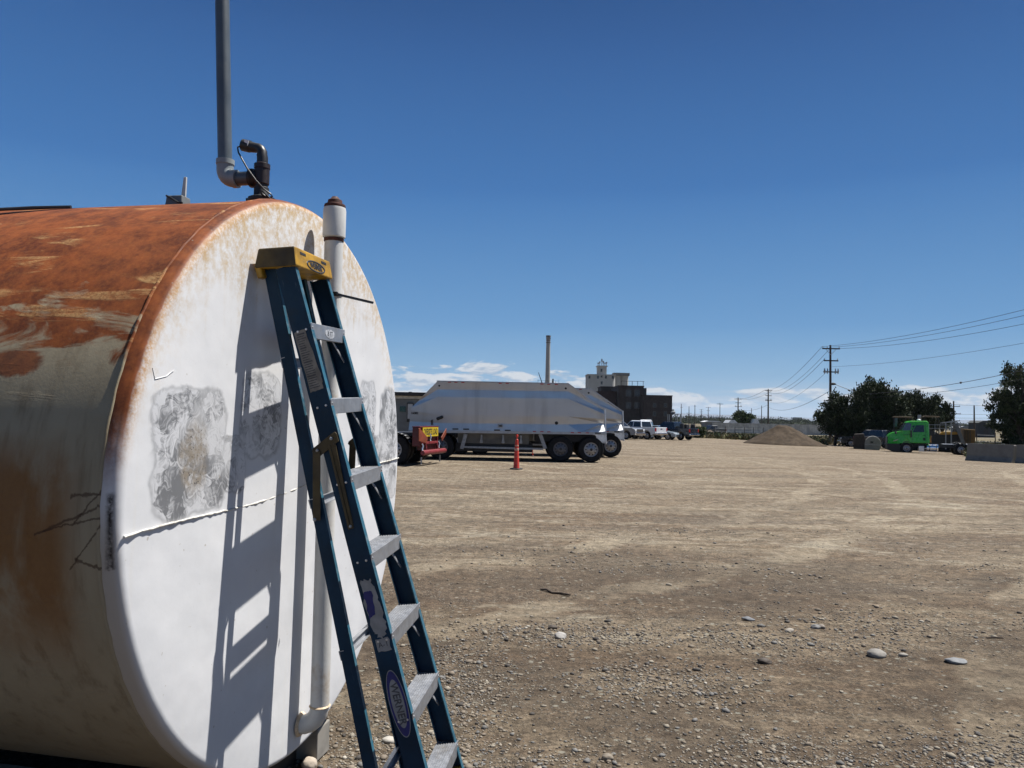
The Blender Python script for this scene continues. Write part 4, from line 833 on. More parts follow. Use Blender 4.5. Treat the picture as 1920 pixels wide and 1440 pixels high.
# ================================================================== DUMP TRAILERS
def dump_trailer():
    YD = 30.2; base = Vector((at(950, 800, YD).x, YD, gzf(0, YD)))
    t = thing('dump_trailer', 'polished aluminium bottom-dump trailer numbered 16082, the nearer of two parked side by side', 'dump trailer', base, 0, 'bottom-dump trailers in the yard')
    L = lambda px, py, y=0.0: (lambda q: Vector((q.x, y, q.z)))(at(px, py, YD) - base)
    m, nt, b = newmat('polished_aluminium'); co = objco(nt)
    n = noise(nt, vscale(nt, co, (0.6, 1, 2)), 1.4, 6, 0.6); vs_ = noise(nt, vscale(nt, co, (1.5, 1, 0.2)), 1.5, 5, 0.6)
    nt.links.new(mixc(nt, sstep(nt, vs_, 0.45, 0.75, 0, 0.6), (0.44, 0.445, 0.455), (0.31, 0.31, 0.315)), b.inputs['Base Color'])
    b.inputs['Metallic'].default_value = 1.0; nt.links.new(sstep(nt, n, 0.3, 0.7, 0.30, 0.46), b.inputs['Roughness'])
    setbump(nt, b, noise(nt, vscale(nt, co, (0.4, 1, 1.2)), 1.2, 2), 0.12, 0.05)
    M_pol = m; M_flg = pmat('flange_aluminium', (0.45, 0.455, 0.46), 0.55, 0.3, var=0.1)
    W = 2.5
    rows = [((793, 742), (820, 715), (1065, 720), (1098, 744), 0.0), ((783, 753), (820, 730), (1065, 733.7), (1100, 747.5), 0.022), ((771, 764.5), (820, 744), (1065, 747.2), (1132.5, 769), 0.0),
            ((769, 768), (820, 745.5), (1065, 748.5), (1132.5, 776), 0.0), ((768, 777), (820, 778), (1065, 781), (1132.5, 786), 0.012), ((768, 790), (820, 793), (1065, 796), (1132.5, 794), 0.028), ((766, 806), (820, 807), (1065, 810.5), (1088, 811), 0.0)]
    near = [[L(*r[c], y=r[4] + (0.03 if (c == 3 and i == 2) else 0.12 if (c == 3 and i == 5) else 0.0)) for c in range(4)] for i, r in enumerate(rows)]
    far = [[Vector((p.x, W - p.y, p.z)) for p in r] for r in near]
    mb = MB()
    for S in (near, far):
        for i in range(len(S) - 1):
            for c in range(3): mb.add([S[i][c], S[i][c + 1], S[i + 1][c + 1], S[i + 1][c]], [(0, 1, 2, 3)])
    for c in (0, 3):
        for i in range(len(near) - 1): mb.add([near[i][c], near[i + 1][c], far[i + 1][c], far[i][c]], [(0, 1, 2, 3)])
    for i in (0, len(near) - 1):
        for c in range(3): mb.add([near[i][c], near[i][c + 1], far[i][c + 1], far[i][c]], [(0, 1, 2, 3)])
    body = mb.build('hopper', M_pol, t)
    for y in (-0.012, W - 0.05):
        mb = MB()
        for a, b_ in (((1064, 718.5), (1098, 743)), ((1098, 743), (1133.5, 768))): mb.bar(L(*a, y=y + .03), L(*b_, y=y + .03), 0.09, 0.05)
        mb.bar(L(1098, 743, y=y + .03), L(1101, 748, y=y + .03), 0.12, 0.10)
        mb.build('edge_flange', M_flg, t)
        MB().bar(L(1134.5, 767, y=y + 0.03), L(1136.5, 832, y=y + 0.03), 0.075, 0.05, up=(1, 0, 0)).build('rear_post', M_alu, t, bevel=0.006)
        mb = MB().bar(L(766, 808.3, y=y + 0.02), L(1136, 812.8, y=y + 0.02), 0.07, 0.10); mb.bar(L(819, 714.4, y=y + .02), L(1066, 719.4, y=y + .02), 0.05, 0.045)
        mb.build('side_rail', pmat('dull_rail_aluminium', (0.36, 0.37, 0.38), 0.45, 0.7, var=0.1), t)
    for px, py in ((843, 716.6), (855, 716.9), (868, 717.1), (938, 718.6), (951, 718.8), (1016, 720), (1029, 720.4), (1043, 720.7), (1002, 808.8), (1016, 809.2), (1029, 809.6), (1073, 811), (1086, 811.2), (1101, 811.5)):
        MB().bar(L(px - 3, py, y=-0.035), L(px + 3, py + .08, y=-0.035), 0.012, 0.032).build('marker_light', M_redl, t)
    for px, py in ((854, 804.2), (874, 804.5), (932, 806.3), (952, 806.8), (1121, 812.2)):
        MB().bar(L(px - 5.5, py, y=-0.04), L(px + 5.5, py + .1, y=-0.04), 0.012, 0.045).build('marker_light', M_black, t)
    for px, py, r in ((823.6, 723.3, 0.035), (1060.8, 728.3, 0.04), (1043.5, 793.2, 0.062)):
        p = L(px, py, y=0.05); MB().lathe([(0, 0.0), (r * 0.5, 0.0), (r * 0.55, 0.012), (r, 0.012), (r * 1.1, -0.08)], p + Vector((0, -0.06, 0)), (0, -1, 0), 24).build('vent_cap', M_black, t, smooth=35)
    cp = MB(); 
    a, b_ = L(818.5, 786, y=0.0), L(831, 781, y=0.0); cp.tube([a, a.lerp(b_, .1), a.lerp(b_, .9), b_], [0.03, 0.062, 0.062, 0.03], 14)
    cp.build('document_tube', M_blackpl, t, smooth=40)
    MB().tube([L(809, 797, y=0.02), L(808.5, 789, y=-0.03), L(810.5, 787, y=-0.03), L(811.5, 797, y=0.02)], 0.017, 8).build('hose_loop', M_blackpl, t, smooth=60)
    pl = MB().bar(L(933.5, 798, y=0.0), L(942.5, 798.2, y=0.0), 0.12, 0.12).build('plate_box', M_galv, t); MB().bar(L(935.5, 798.4, y=-0.066), L(941, 798.5, y=-0.066), 0.012, 0.05).build('handle', M_black, pl)
    text('fleet_number', '16082', 0.125, M_black, t, frame(L(777.4, 774.7, y=-0.004), (1, 0, 0.02), (0, 0, 1)), 0.002, bold=0.004, sx=0.95)
    # faint stencil marks near the rear
    text('stencil', 'P', 0.20, pmat('faded_stencil', (0.22, 0.21, 0.2), 0.6), t, frame(L(1075, 794, y=0.055), (1, 0, 0.02), (0, 0, 1)), 0.001)
    # running gear
    wz = 0.505
    for px, rm in ((1051, pmat('dark_dull_rim', (0.13, 0.13, 0.14), 0.5, 0.6)), (1108.5, M_rimalu), (826, pmat('dark_dull_rim', (0.13, 0.13, 0.14), 0.5, 0.6)), (783, M_rimalu)):
        x = L(px, 842).x
        wheel(t, (x, 0.02, wz), 0.505, 0.27, (0, -1, 0), rm, dual=True); wheel(t, (x, W - 0.02, wz), 0.505, 0.27, (0, 1, 0), rm, dual=True)
        MB().cyl((x, 0.4, wz), (x, W - 0.4, wz), 0.08, n=12).build('axle', M_black, t)
    fr = MB(); zt = L(1000, 812).z
    fr.bb((L(1020, 0).x, 0.55, zt - 0.34), (L(1133, 0).x, 0.75, zt - 0.04)); fr.bb((L(1020, 0).x, W - 0.75, zt - 0.34), (L(1133, 0).x, W - 0.55, zt - 0.04)); fr.bb((L(1024, 0).x, 0.5, zt - 0.30), (L(1128, 0).x, W - 0.5, zt - 0.10))
    fr.build('rear_frame', M_black, t)
    fr = MB(); fr.bb((L(768, 0).x, 0.5, zt - 0.32), (L(842, 0).x, W - 0.5, zt - 0.06)); fr.build('front_frame', M_black, t)
    M_gate = pmat('grey_gate_metal', (0.13, 0.133, 0.13), 0.6, 0.3, var=0.2, scale=3, dirt=(0.09, 0.085, 0.08))
    g = MB(); x0, x1 = L(876, 0).x, L(1008, 0).x; z1, z0 = zt - 0.03, L(900, 832).z
    g.add([(x0, 0.35, z1), (x1, 0.35, z1), (x1, 0.42, z0), (x0, 0.42, z0), (x0, W - .35, z1), (x1, W - .35, z1), (x1, W - .42, z0), (x0, W - .42, z0)], [(0, 1, 2, 3), (7, 6, 5, 4), (0, 4, 5, 1), (3, 2, 6, 7), (0, 3, 7, 4), (1, 5, 6, 2)])
    gt = g.build('belly_gate', M_gate, t)
    for px in (888, 920, 960, 993):
        s_ = MB(); x = L(px, 0).x; s_.bb((x - 0.035, 0.29, z0 + 0.02), (x + 0.035, 0.36, z1 - 0.08)); s_.box((x, 0.27, z0 + 0.12), (0.13, 0.08, 0.16), top=(0.5, 1)); s_.build('gate_strut', M_galv, gt)
    MB().bar(L(866, 838.5, y=0.28), L(1019, 842.5, y=0.28), 0.08, 0.075).build('side_bar', M_galv, t)
    MB().bb((L(872, 0).x, 0.45, z0 - 0.32), (L(1015, 0).x, W - 0.45, z0 - 0.005)).build('air_tank_tray', M_black, t)
    for px, dx in ((1013, 10), (873, -8)):
        MB().bar(L(px, 814, y=0.2), L(px + dx, 842, y=0.2), 0.14, 0.06, up=(0, 1, 0)).build('gate_end', M_galv, t)
    for y0, sgn in ((0.02, 1), (W - 0.02, -1)):
        f = MB(); P = [L(q[0], q[1]) for q in ((1104, 813.5), (1116, 816), (1130, 831), (1136, 831), (1136, 813.5))]
        f.prism([(p.x, p.z) for p in P], XZ, y0, y0 + sgn * 0.05); f.build('mudguard_bracket', M_alu, t)
        f = MB(); a, b_, c_ = L(1084, 809.6, y=y0), L(1135.5, 809.6, y=y0), L(1134, 796.5, y=y0 + sgn * 0.42)
        dd = Vector((0, 0, -0.012)); f.add([a, b_, c_, a + dd, b_ + dd, c_ + dd], [(0, 1, 2), (5, 4, 3), (0, 3, 4, 1), (1, 4, 5, 2), (2, 5, 3, 0)]); f.build('deck_plate', M_white, t)
        MB().bb((L(1137, 0).x, y0, 0.10), (L(1138, 0).x, y0 + sgn * 0.6, L(1137, 829).z)).build('mudflap', M_blackpl, t, bevel=0.004)
        MB().bar(L(1130, 829, y=y0 + .03 * sgn), L(1138.5, 830.5, y=y0 + .03 * sgn), 0.06, 0.07).build('tail_light', M_white, t)
        MB().bb((L(854, 0).x, y0 + sgn * 0.12, 0.14), (L(857, 0).x, y0 + sgn * 0.55, zt - 0.3)).build('mudflap', M_blackpl, t)
    return t
DT = dump_trailer()
D2 = copy_tree(DT, None, 'aluminium bottom-dump trailer farther back, mostly hidden by the nearer one with only its rear showing')
D2.location = (DT.location.x + 1.36, DT.location.y + 4.55, gzf(1, 35))

# ================================================================== RED TRAILER
def red_trailer():
    P0 = at(787, 847, 26.0); P1 = at(828, 842, 28.3); wd = (P1 - P0); wd.z = 0; W = wd.length; wd.normalize()
    rz = math.atan2(wd.y, wd.x); t = thing('red_trailer', 'red tail of a flat trailer with yellow oversize load sign, beside the tank', 'trailer', (P0.x, P0.y, gzf(P0.x, P0.y)), rz)
    # local x along the rear, +y towards the trailer's front
    M_red = pmat('faded_red_paint', (0.085, 0.006, 0.008), 0.45, var=0.2, scale=4, dirt=(0.05, 0.012, 0.010))
    M_pink = pmat('sun_faded_red', (0.17, 0.018, 0.022), 0.5, var=0.2, scale=5)
    M_or = pmat('faded_orange', (0.17, 0.035, 0.014), 0.55, var=0.25, scale=5)
    b = MB(); b.bb((0.04, 0.05, 0.70), (W - 0.45, 0.26, 1.30)); b.bb((0.0, 0.0, 1.30), (W - 0.40, 0.30, 1.34)); b.bb((0.30, 0.02, 0.52), (W - 0.55, 0.20, 0.72)); b.bb((0.0, 0.0, 0.66), (0.10, 0.28, 1.30)); b.bb((W - .52, 0.0, 0.66), (W - .42, 0.28, 1.30))
    b.build('tail_box', M_red, t, bevel=0.01)
    sg = MB().bb((0.20, -0.02, 0.985), (W - 0.50, 0.0, 1.30)).build('oversize_sign', pmat('sign_yellow', (0.50, 0.36, 0.015), 0.5, var=0.1), t)
    text('sign_text', 'OVERSIZE LOAD', 0.30, M_black, sg, frame(Vector(((0.20 + W - 0.5) / 2, -0.0225, 1.140)), (1, 0, 0), (0, 0, 1)), 0.001, sx=0.66, bold=0.006)
    for poly in ([(-0.36, 1.27), (-0.30, 1.29), (0.54, 0.95), (0.43, 0.76), (-0.34, 0.86)], [(W + 0.27, 1.26), (W + 0.24, 1.05), (W - 0.21, 0.79), (W - 0.30, 0.93)]):
        MB().prism(poly, XZ, -0.09, -0.055).build('corner_flap', M_or, t, bevel=0.006)
    MB().tube([(-0.05, -0.12, 0.45), (0.02, -0.12, 0.45), (W - 0.05, -0.12, 0.45), (W + 0.02, -0.12, 0.45)], [0.075, 0.088, 0.088, 0.075], 20).build('bumper', M_pink, t, smooth=40)
    MB().bar((0.40, -0.03, 0.77), (W - 0.62, -0.03, 0.77), 0.06, 0.08).build('cross_bar', M_pink, t, bevel=0.01)
    for x in (0.45, W - 0.68): MB().bar((x, -0.03, 0.74), (x, -0.08, 0.48), 0.10, 0.06, up=(0, 1, 0)).build('bumper_bracket', M_red, t)
    for x, z in ((0.06, 0.62), (0.85, 0.93), (W - 0.55, 0.66)): MB().tube([(x, -0.05, z + 0.14), (x + 0.02, -0.09, z + 0.06), (x, -0.07, z - 0.04), (x - 0.03, -0.09, z - 0.10)], 0.028, 8).build('chain', M_alu, t, smooth=60)
    for x in (0.02, W - 0.35): MB().bb((x, -0.06, 0.06), (x + 0.07, -0.03, 0.30)).build('mudflap', M_galv, t)
    for y in (0.95, 2.25):
        wheel(t, (0.04, y, 0.53), 0.53, 0.27, (-1, 0, 0), M_rimalu, rr=0.53, dual=True); wheel(t, (W - 0.04, y, 0.53), 0.53, 0.27, (1, 0, 0), M_rimalu, rr=0.53, dual=True)
    f = MB().bb((0.75, 0.25, 0.72), (1.0, 8.0, 1.0)).bb((W - 1.0, 0.25, 0.72), (W - 0.75, 8.0, 1.0)).bb((0.35, 0.27, 1.0), (W - 0.35, 8.0, 1.12))
    f.build('frame', M_black, t)
    mb = MB(); P = [(-0.02 + 0, 0.95 + 0.66 * math.cos(R_(a)), 0.53 + 0.60 * math.sin(R_(a))) for a in range(20, 161, 14)]
    for p, q in zip(P, P[1:]): mb.bar(p, q, 0.5, 0.02, up=(0, 0.2, 1)) if False else mb.add([Vector(p), Vector(q), Vector(q) + Vector((0.55, 0, 0)), Vector(p) + Vector((0.55, 0, 0))], [(0, 1, 2, 3)])
    o = mb.build('mudguard', M_blackpl, t, smooth=60); md = o.modifiers.new('thick', 'SOLIDIFY'); md.thickness = 0.015
red_trailer()

# ================================================================== CONES
def cone(loc, h, label):
    t = thing('traffic_cone', label, 'traffic cone', loc, 0.3); k = h / 1.15
    M_or = pmat('faded_cone_orange', (0.50, 0.035, 0.018), 0.5, var=0.15, scale=9, dirt=(0.18, 0.04, 0.03), dscale=12)
    MB().lathe([(0.20 * k, 0.0), (0.225 * k, 0.01), (0.225 * k, 0.03), (0.16 * k, 0.045), (0.0, 0.045)], (0, 0, 0), (0, 0, 1), 8).build('base', M_blackpl, t, bevel=0.006)
    b = MB().lathe([(0.105 * k, 0.045), (0.098 * k, 0.08), (0.056 * k, 0.86 * k), (0.052 * k, 0.93 * k), (0.048 * k, 0.98 * k), (0.020 * k, 1.0 * k), (0.020 * k, 1.05 * k), (0.042 * k, 1.06 * k), (0.044 * k, 1.12 * k), (0.03 * k, 1.15 * k), (0, 1.15 * k)], (0, 0, 0), (0, 0, 1), 28).build('cone_body', M_or, t, smooth=40)
    M_rf = pmat('worn_reflective_band', (0.55, 0.30, 0.22), 0.5, var=0.3, scale=30, dirt=(0.45, 0.06, 0.03), dscale=20, damt=0.9)
    rad = lambda z: (0.098 - 0.042 * (z / k - 0.08) / 0.78) * k
    for z0, z1 in ((0.62, 0.69), (0.76, 0.80)):
        z0 *= k; z1 *= k; MB().lathe([(rad(z0) + .0005, z0), (rad(z0) + .003, z0 + .002), (rad(z1) + .003, z1 - .002), (rad(z1) + .0005, z1)], (0, 0, 0), (0, 0, 1), 28).build('reflective_band', M_rf, b, smooth=40)
    return t
g = ground_px(968, 880); cone((g.x, g.y, g.z), 1.15, 'tall faded red traffic cone on black base in front of the dump trailer')
cone((X_at(1000, 34.2), 34.2, gzf(1, 34.2)), 0.30, 'short red cone on the ground seen under the dump trailer')

# ================================================================== PICKUPS AND CARS
def carpaint(name, col, rough=0.25): 
    m = pmat(name, col, rough, var=0.06, scale=2, dirt=tuple(min(1, c * 0.7 + 0.03) for c in col), dscale=1.5, damt=0.4); m.node_tree.nodes['Principled BSDF'].inputs['Coat Weight'].default_value = 0.4; return m
def pickup(name, label, cat, paint, loc, rz, group=None, load=False):
    """front towards +x, length 5.7 m"""
    t = thing(name, label, cat, loc, rz, group); W = 0.97
    def arch(cx, r, n=7): return [(cx + r * math.cos(R_(180 - 180 * i / (n - 1))), 0.42 + r * math.sin(R_(180 * i / (n - 1)))) for i in range(n)]
    poly = [(-2.80, 0.62), (-2.80, 1.24), (-1.05, 1.24), (-1.05, 1.16), (1.25, 1.16), (2.50, 1.10), (2.78, 0.98), (2.85, 0.80), (2.82, 0.45)] + [(p[0], p[1]) for p in reversed(arch(1.85, 0.50))] + [(1.2, 0.40), (-1.05, 0.40)] + list(reversed(arch(-1.72, 0.50))) + [(-2.4, 0.50)]
    b = MB().prism(poly, XZ, -W, W).build('body', paint, t, bevel=0.03)
    cab = MB(); loft(cab, [[Vector(p) for p in ((-1.05, -W + .02, 1.15), (1.28, -W + .02, 1.15), (1.28, W - .02, 1.15), (-1.05, W - .02, 1.15))], [Vector(p) for p in ((-0.88, -0.80, 1.84), (0.42, -0.80, 1.84), (0.42, 0.80, 1.84), (-0.88, 0.80, 1.84))], [Vector(p) for p in ((-0.80, -0.70, 1.90), (0.34, -0.70, 1.90), (0.34, 0.70, 1.90), (-0.80, 0.70, 1.90))]])
    cab.build('cab', paint, t, bevel=0.03)
    def side(x, z, s): f = (z - 1.15) / 0.69; return Vector((x, s * (W - .02 + f * (0.80 - W + .02) + 0.006), z))
    for s in (-1, 1):
        for qs in (((-0.92, 1.24), (-0.02, 1.24), (-0.02, 1.76), (-0.80, 1.76)), ((0.06, 1.24), (1.08, 1.24), (0.46, 1.76), (0.06, 1.76))):
            mb = MB(); A = [side(x, z, s) for x, z in qs]; n = Vector((0, -s * 0.004, 0)); mb.add(A + [a + n for a in A], [(0, 1, 2, 3), (7, 6, 5, 4), (0, 4, 5, 1), (1, 5, 6, 2), (2, 6, 7, 3), (3, 7, 4, 0)]); mb.build('window', M_glass, t)
        MB().box((1.05, s * (W + 0.12), 1.27), (0.12, 0.22, 0.20)).build('mirror', M_blackpl, t, bevel=0.03)
        MB().bb((-2.815, s * (W - 0.14), 0.86), (-2.74, s * (W + 0.008), 1.18)).build('tail_light', M_redl, t)
        MB().bb((2.60, s * (W - 0.36), 0.84), (2.83, s * (W - 0.03), 0.99)).build('headlight', M_white, t, bevel=0.02)
        for x in (0.02, 1.02): MB().bb((x - 0.2, s * (W + 0.004), 1.06), (x - 0.06, s * (W + 0.02), 1.09)).build('door_handle', M_chrome, t)
        for x in (1.85, -1.72): wheel(t, (x, s * (W + 0.0), 0.40), 0.40, 0.25, (0, s, 0), M_rimalu, rr=0.62, holes=6)
    for xb, xt, nm, sg in ((1.285, 0.425, 'windscreen', 1), (-1.055, -0.885, 'rear_window', -1)):
        lp = lambda f: xb + (xt - xb) * f
        A = [Vector((lp(.12) + sg * .006, -0.82, 1.23)), Vector((lp(.12) + sg * .006, 0.82, 1.23)), Vector((lp(.92) + sg * .006, 0.70, 1.785)), Vector((lp(.92) + sg * .006, -0.70, 1.785))]; n = Vector((-sg * 0.004, 0, 0))
        MB().add(A + [a + n for a in A], [(0, 1, 2, 3), (7, 6, 5, 4), (0, 4, 5, 1), (1, 5, 6, 2), (2, 6, 7, 3), (3, 7, 4, 0)]).build(nm, M_glass, t)
    MB().bb((-2.70, -W + 0.1, 1.2355), (-1.10, W - 0.1, 1.246)).build('bed_liner', M_blackpl, t)
    tg = MB().bb((-2.825, -W + 0.16, 0.70), (-2.795, W - 0.16, 1.22)).build('tailgate', paint, t, bevel=0.012); MB().bb((-2.835, -0.14, 1.02), (-2.82, 0.14, 1.12)).build('handle', M_black, tg)
    MB().bb((-2.98, -W + 0.03, 0.50), (-2.76, W - 0.03, 0.68)).build('rear_bumper', M_chrome, t, bevel=0.03)
    MB().bb((2.74, -W + 0.03, 0.42), (2.95, W - 0.03, 0.66)).build('front_bumper', M_chrome, t, bevel=0.03)
    gr = MB().bb((2.70, -0.62, 0.68), (2.86, 0.62, 1.0)).build('grille', M_black, t, bevel=0.01)
    for z in (0.74, 0.84, 0.94): MB().bb((2.85, -0.62, z - 0.018), (2.885, 0.62, z + 0.018)).build('grille_bar', M_chrome, gr)
    if load:
        for i, (x, y, a) in enumerate(((-1.5, -0.5, 0.3), (-2.0, 0.1, -0.4), (-2.45, -0.4, 0.7), (-1.7, 0.55, 0.1))): MB().box((x, y, 1.45), (0.5, 0.45, 0.4 + 0.06 * i), rot=Matrix.Rotation(a, 3, 'Z'), top=(0.7, 0.8)).build('load_bag', M_black, t, bevel=0.06)
    return t
def gl(px, Y, dz=0.0): x = X_at(px, Y); return (x, Y, gzf(x, Y) + dz)
P_white = carpaint('white_car_paint', (0.60, 0.62, 0.65)); P_dark = carpaint('dark_blue_car_paint', (0.008, 0.012, 0.022)); P_silver = carpaint('silver_car_paint', (0.20, 0.21, 0.22)); P_red = carpaint('red_car_paint', (0.10, 0.008, 0.008)); P_blue = carpaint('pale_blue_car_paint', (0.23, 0.28, 0.33)); P_char = carpaint('charcoal_car_paint', (0.025, 0.027, 0.03))
G = 'cars parked behind the trailers'
pickup('pickup_truck', 'white crew-cab pickup parked with its tailgate towards us, right of the trailers', 'pickup', P_white, gl(1198, 79), R_(180 - 47), G)
pickup('pickup_truck', 'dark blue pickup with black bags in its bed, right of the white pickup', 'pickup', P_dark, gl(1257, 82), R_(180 - 42), G, load=True)
pickup('pickup_truck', 'silver pickup with barred chrome grille peeking out between dump trailer and white pickup', 'pickup', P_silver, gl(1152, 75.5), R_(-38), G)
pickup('pickup_truck', 'dark red pickup with pale roof box, roof showing above the white pickup', 'pickup', P_red, gl(1208, 96), R_(160), G)
MB().box((X_at(1211, 96), 96, gzf(20, 96) + 2.02), (1.5, 0.9, 0.24), top=(0.8, 0.8)).build('roof_box', M_white, None, bevel=0.05)
tag(bpy.data.objects['roof_box'], 'white box on the roof of the dark red pickup', 'roof box')
pickup('pickup_truck', 'charcoal pickup far off in the open lot left of the round tree', 'pickup', P_char, gl(1334, 150), R_(200), 'cars parked in the far lot')
def sedan(label, paint, loc, rz, group):
    t = thing('parked_car', label, 'car', loc, rz, group); W = 0.88
    def arch(cx, r, n=7): return [(cx + r * math.cos(R_(180 * i / (n - 1))), 0.34 + r * math.sin(R_(180 * i / (n - 1)))) for i in range(n)]
    poly = [(-2.3, 0.35), (-2.32, 0.85), (-1.6, 0.93), (1.0, 0.92), (2.05, 0.76), (2.3, 0.6), (2.3, 0.3)] + arch(1.45, 0.4) + [(0.9, 0.22), (-0.9, 0.22)] + arch(-1.4, 0.4)
    MB().prism(poly, XZ, -W, W).build('body', paint, t, bevel=0.04)
    mb = MB(); loft(mb, [[Vector(p) for p in ((-1.75, -W + .05, 0.9), (1.1, -W + .05, 0.9), (1.1, W - .05, 0.9), (-1.75, W - .05, 0.9))], [Vector(p) for p in ((-0.9, -0.62, 1.40), (0.25, -0.62, 1.40), (0.25, 0.62, 1.40), (-0.9, 0.62, 1.40))]]); mb.build('window', M_glass, t, bevel=0.03)
    MB().box((-0.33, 0, 1.41), (1.2, 1.26, 0.05), top=(0.9, 0.9)).build('roof', paint, t, bevel=0.02)
    for s in (-1, 1):
        for x in (1.45, -1.4): wheel(t, (x, s * W, 0.32), 0.32, 0.2, (0, s, 0), M_rimalu, rr=0.62, holes=6)
        MB().box((2.16, s * 0.62, 0.66), (0.22, 0.34, 0.11)).build('headlight', M_white, t, bevel=0.02)
        MB().box((-2.31, s * 0.66, 0.76), (0.06, 0.34, 0.13)).build('tail_light', M_redl, t)
    MB().bb((2.28, -0.6, 0.36), (2.315, 0.6, 0.52)).build('grille', M_black, t)
sedan('pale blue-grey car nose between the white and dark blue pickups', P_blue, gl(1231, 80.6), R_(-28), G)

# ================================================================== SITE OFFICE (left edge of the yard)
def site_office():
    Y = 45.0; x0, x1 = X_at(560, Y), X_at(812, Y); Z = lambda py, px=760: at(px, py, Y).z
    t = thing('site_office', 'low grey site cabin with dark roof, between the tank and the dump trailer', 'cabin', (x0, Y, 0)); w = x1 - x0
    M_w = pmat('grey_cabin_cladding', (0.13, 0.14, 0.14), 0.7, var=0.12, scale=3)
    MB().bb((0, 0, 0.75), (w, 3.2, Z(748))).build('wall', M_w, t)
    MB().bb((0, 0.15, 0), (w, 3.0, 0.745)).build('skirting', M_black, t)
    MB().bb((-0.2, -0.35, Z(742) - 0.0), (w + 0.2, 3.5, Z(735.5))).build('roof', pmat('dark_roof', (0.03, 0.028, 0.027), 0.8), t)
    MB().bb((-0.1, -0.12, Z(747.5)), (w + 0.1, 3.3, Z(742.3))).build('eaves_trim', pmat('cream_trim', (0.48, 0.45, 0.38), 0.7), t)
    lx = lambda px: X_at(px, Y) - x0
    wn = MB().bb((lx(749), -0.05, Z(772)), (lx(760), -0.004, Z(762))).build('window', pmat('green_window_film', (0.012, 0.06, 0.055), 0.3), t)
    for px in (763, 774): pass
    d = MB().bb((lx(763), -0.06, Z(791)), (lx(775), -0.004, Z(755))).build('door', M_black, t); MB().bb((lx(764.3), -0.075, Z(785)), (lx(773.5), -0.061, Z(757))).build('door_panel', pmat('pale_door', (0.36, 0.37, 0.38), 0.6), d)
    MB().cyl((lx(766), 0.5, Z(736)), (lx(766), 0.5, Z(734)), 0.10).build('roof_vent', M_black, t)
site_office()

# ================================================================== FACTORY BEHIND
M_brick = pmat('dark_brick', (0.026, 0.018, 0.017), 0.9, var=0.25, scale=0.6); M_brick2 = pmat('dark_red_cladding', (0.026, 0.010, 0.010), 0.8, var=0.2, scale=0.5)
M_silo = pmat('grey_silo_concrete', (0.36, 0.355, 0.335), 0.9, var=0.08, scale=0.15)
def zb(x, Y): return gzf(x, Y) - 0.2
def brick_building(label, px0, px1, pytop, Y, depth, mat, wins=(), extra=None):
    x0, x1 = X_at(px0, Y), X_at(px1, Y); t = thing('brick_building', label, 'building', (x0, Y, zb(x0, Y)), 0, 'buildings of the factory')
    h = at((px0 + px1) / 2, pytop, Y).z - t.location.z; w = x1 - x0
    MB().bb((0, 0, 0), (w, depth, h)).build('wall', mat, t)
    MB().bb((-0.15, -0.15, h), (w + 0.15, depth + 0.15, h + 0.35)).build('parapet', mat, t)
    for (px, py, ww, hh) in wins:
        x = X_at(px, Y) - x0; z = at(px, py, Y).z - t.location.z
        f = MB().bb((x - ww / 2, -0.06, z - hh / 2), (x + ww / 2, -0.004, z + hh / 2)).build('window', pmat('window_frame_grey', (0.045, 0.045, 0.048), 0.6), t)
        MB().bb((x - ww / 2 + .12, -0.075, z - hh / 2 + .12), (x + ww / 2 - .12, -0.061, z + hh / 2 - .12)).build('pane', pmat('dull_pane', (0.03, 0.033, 0.04), 0.25), f)
    return t, x0, w, h
b1, bx, bw, bh = brick_building('dark brown brick factory block with flat roof, at the right end of the factory', 1205.5, 1260, 742.5, 300, 40, M_brick, [(1227, 760, 1.3, 1.6), (1247.5, 760, 1.3, 1.6), (1227, 776, 1.3, 1.8), (1247.5, 776, 1.3, 1.8), (1218, 789, 2.2, 2.2)])
MB().lathe([(0, 0), (0.22, 0), (0.26, 0.2), (0, 0.28)], (bw + 0.1, -0.15, bh - 3.2), (0, -1, 0), 12).build('wall_lamp', M_white, b1)
b2, bx, bw, bh = brick_building('taller dark brick factory block with roof railing, left of the lower brown block', 1159, 1206.5, 724.5, 306, 34, M_brick, [(1178, 737, 2.2, 2.6), (1194, 737, 2.2, 2.6), (1178, 760, 2.2, 2.6), (1194, 760, 2.2, 2.6)])
for i in range(5): MB().cyl((bw - 9 + i * 2.2, 0.5, bh), (bw - 9 + i * 2.2, 0.5, bh + 2.2), 0.10, n=6).build('rail_post', M_black, b2)
MB().bar((bw - 9.2, 0.5, bh + 2.1), (bw + 0.3, 0.5, bh + 2.1), 0.14, 0.14).build('hand_rail', M_black, b2)
MB().bb((bw + 0.0, 0.6, bh - 5), (bw + 1.2, 2.2, bh - 0.5)).build('stair_tower', M_black, b2)
b3, bx, bw, bh = brick_building('dark red metal-clad building with flat roof, left of the brick blocks', 1120, 1160, 735, 312, 30, M_brick2)
brick_building('small dark penthouse block standing up in front of the silos', 1126, 1151, 726, 330, 12, M_brick)
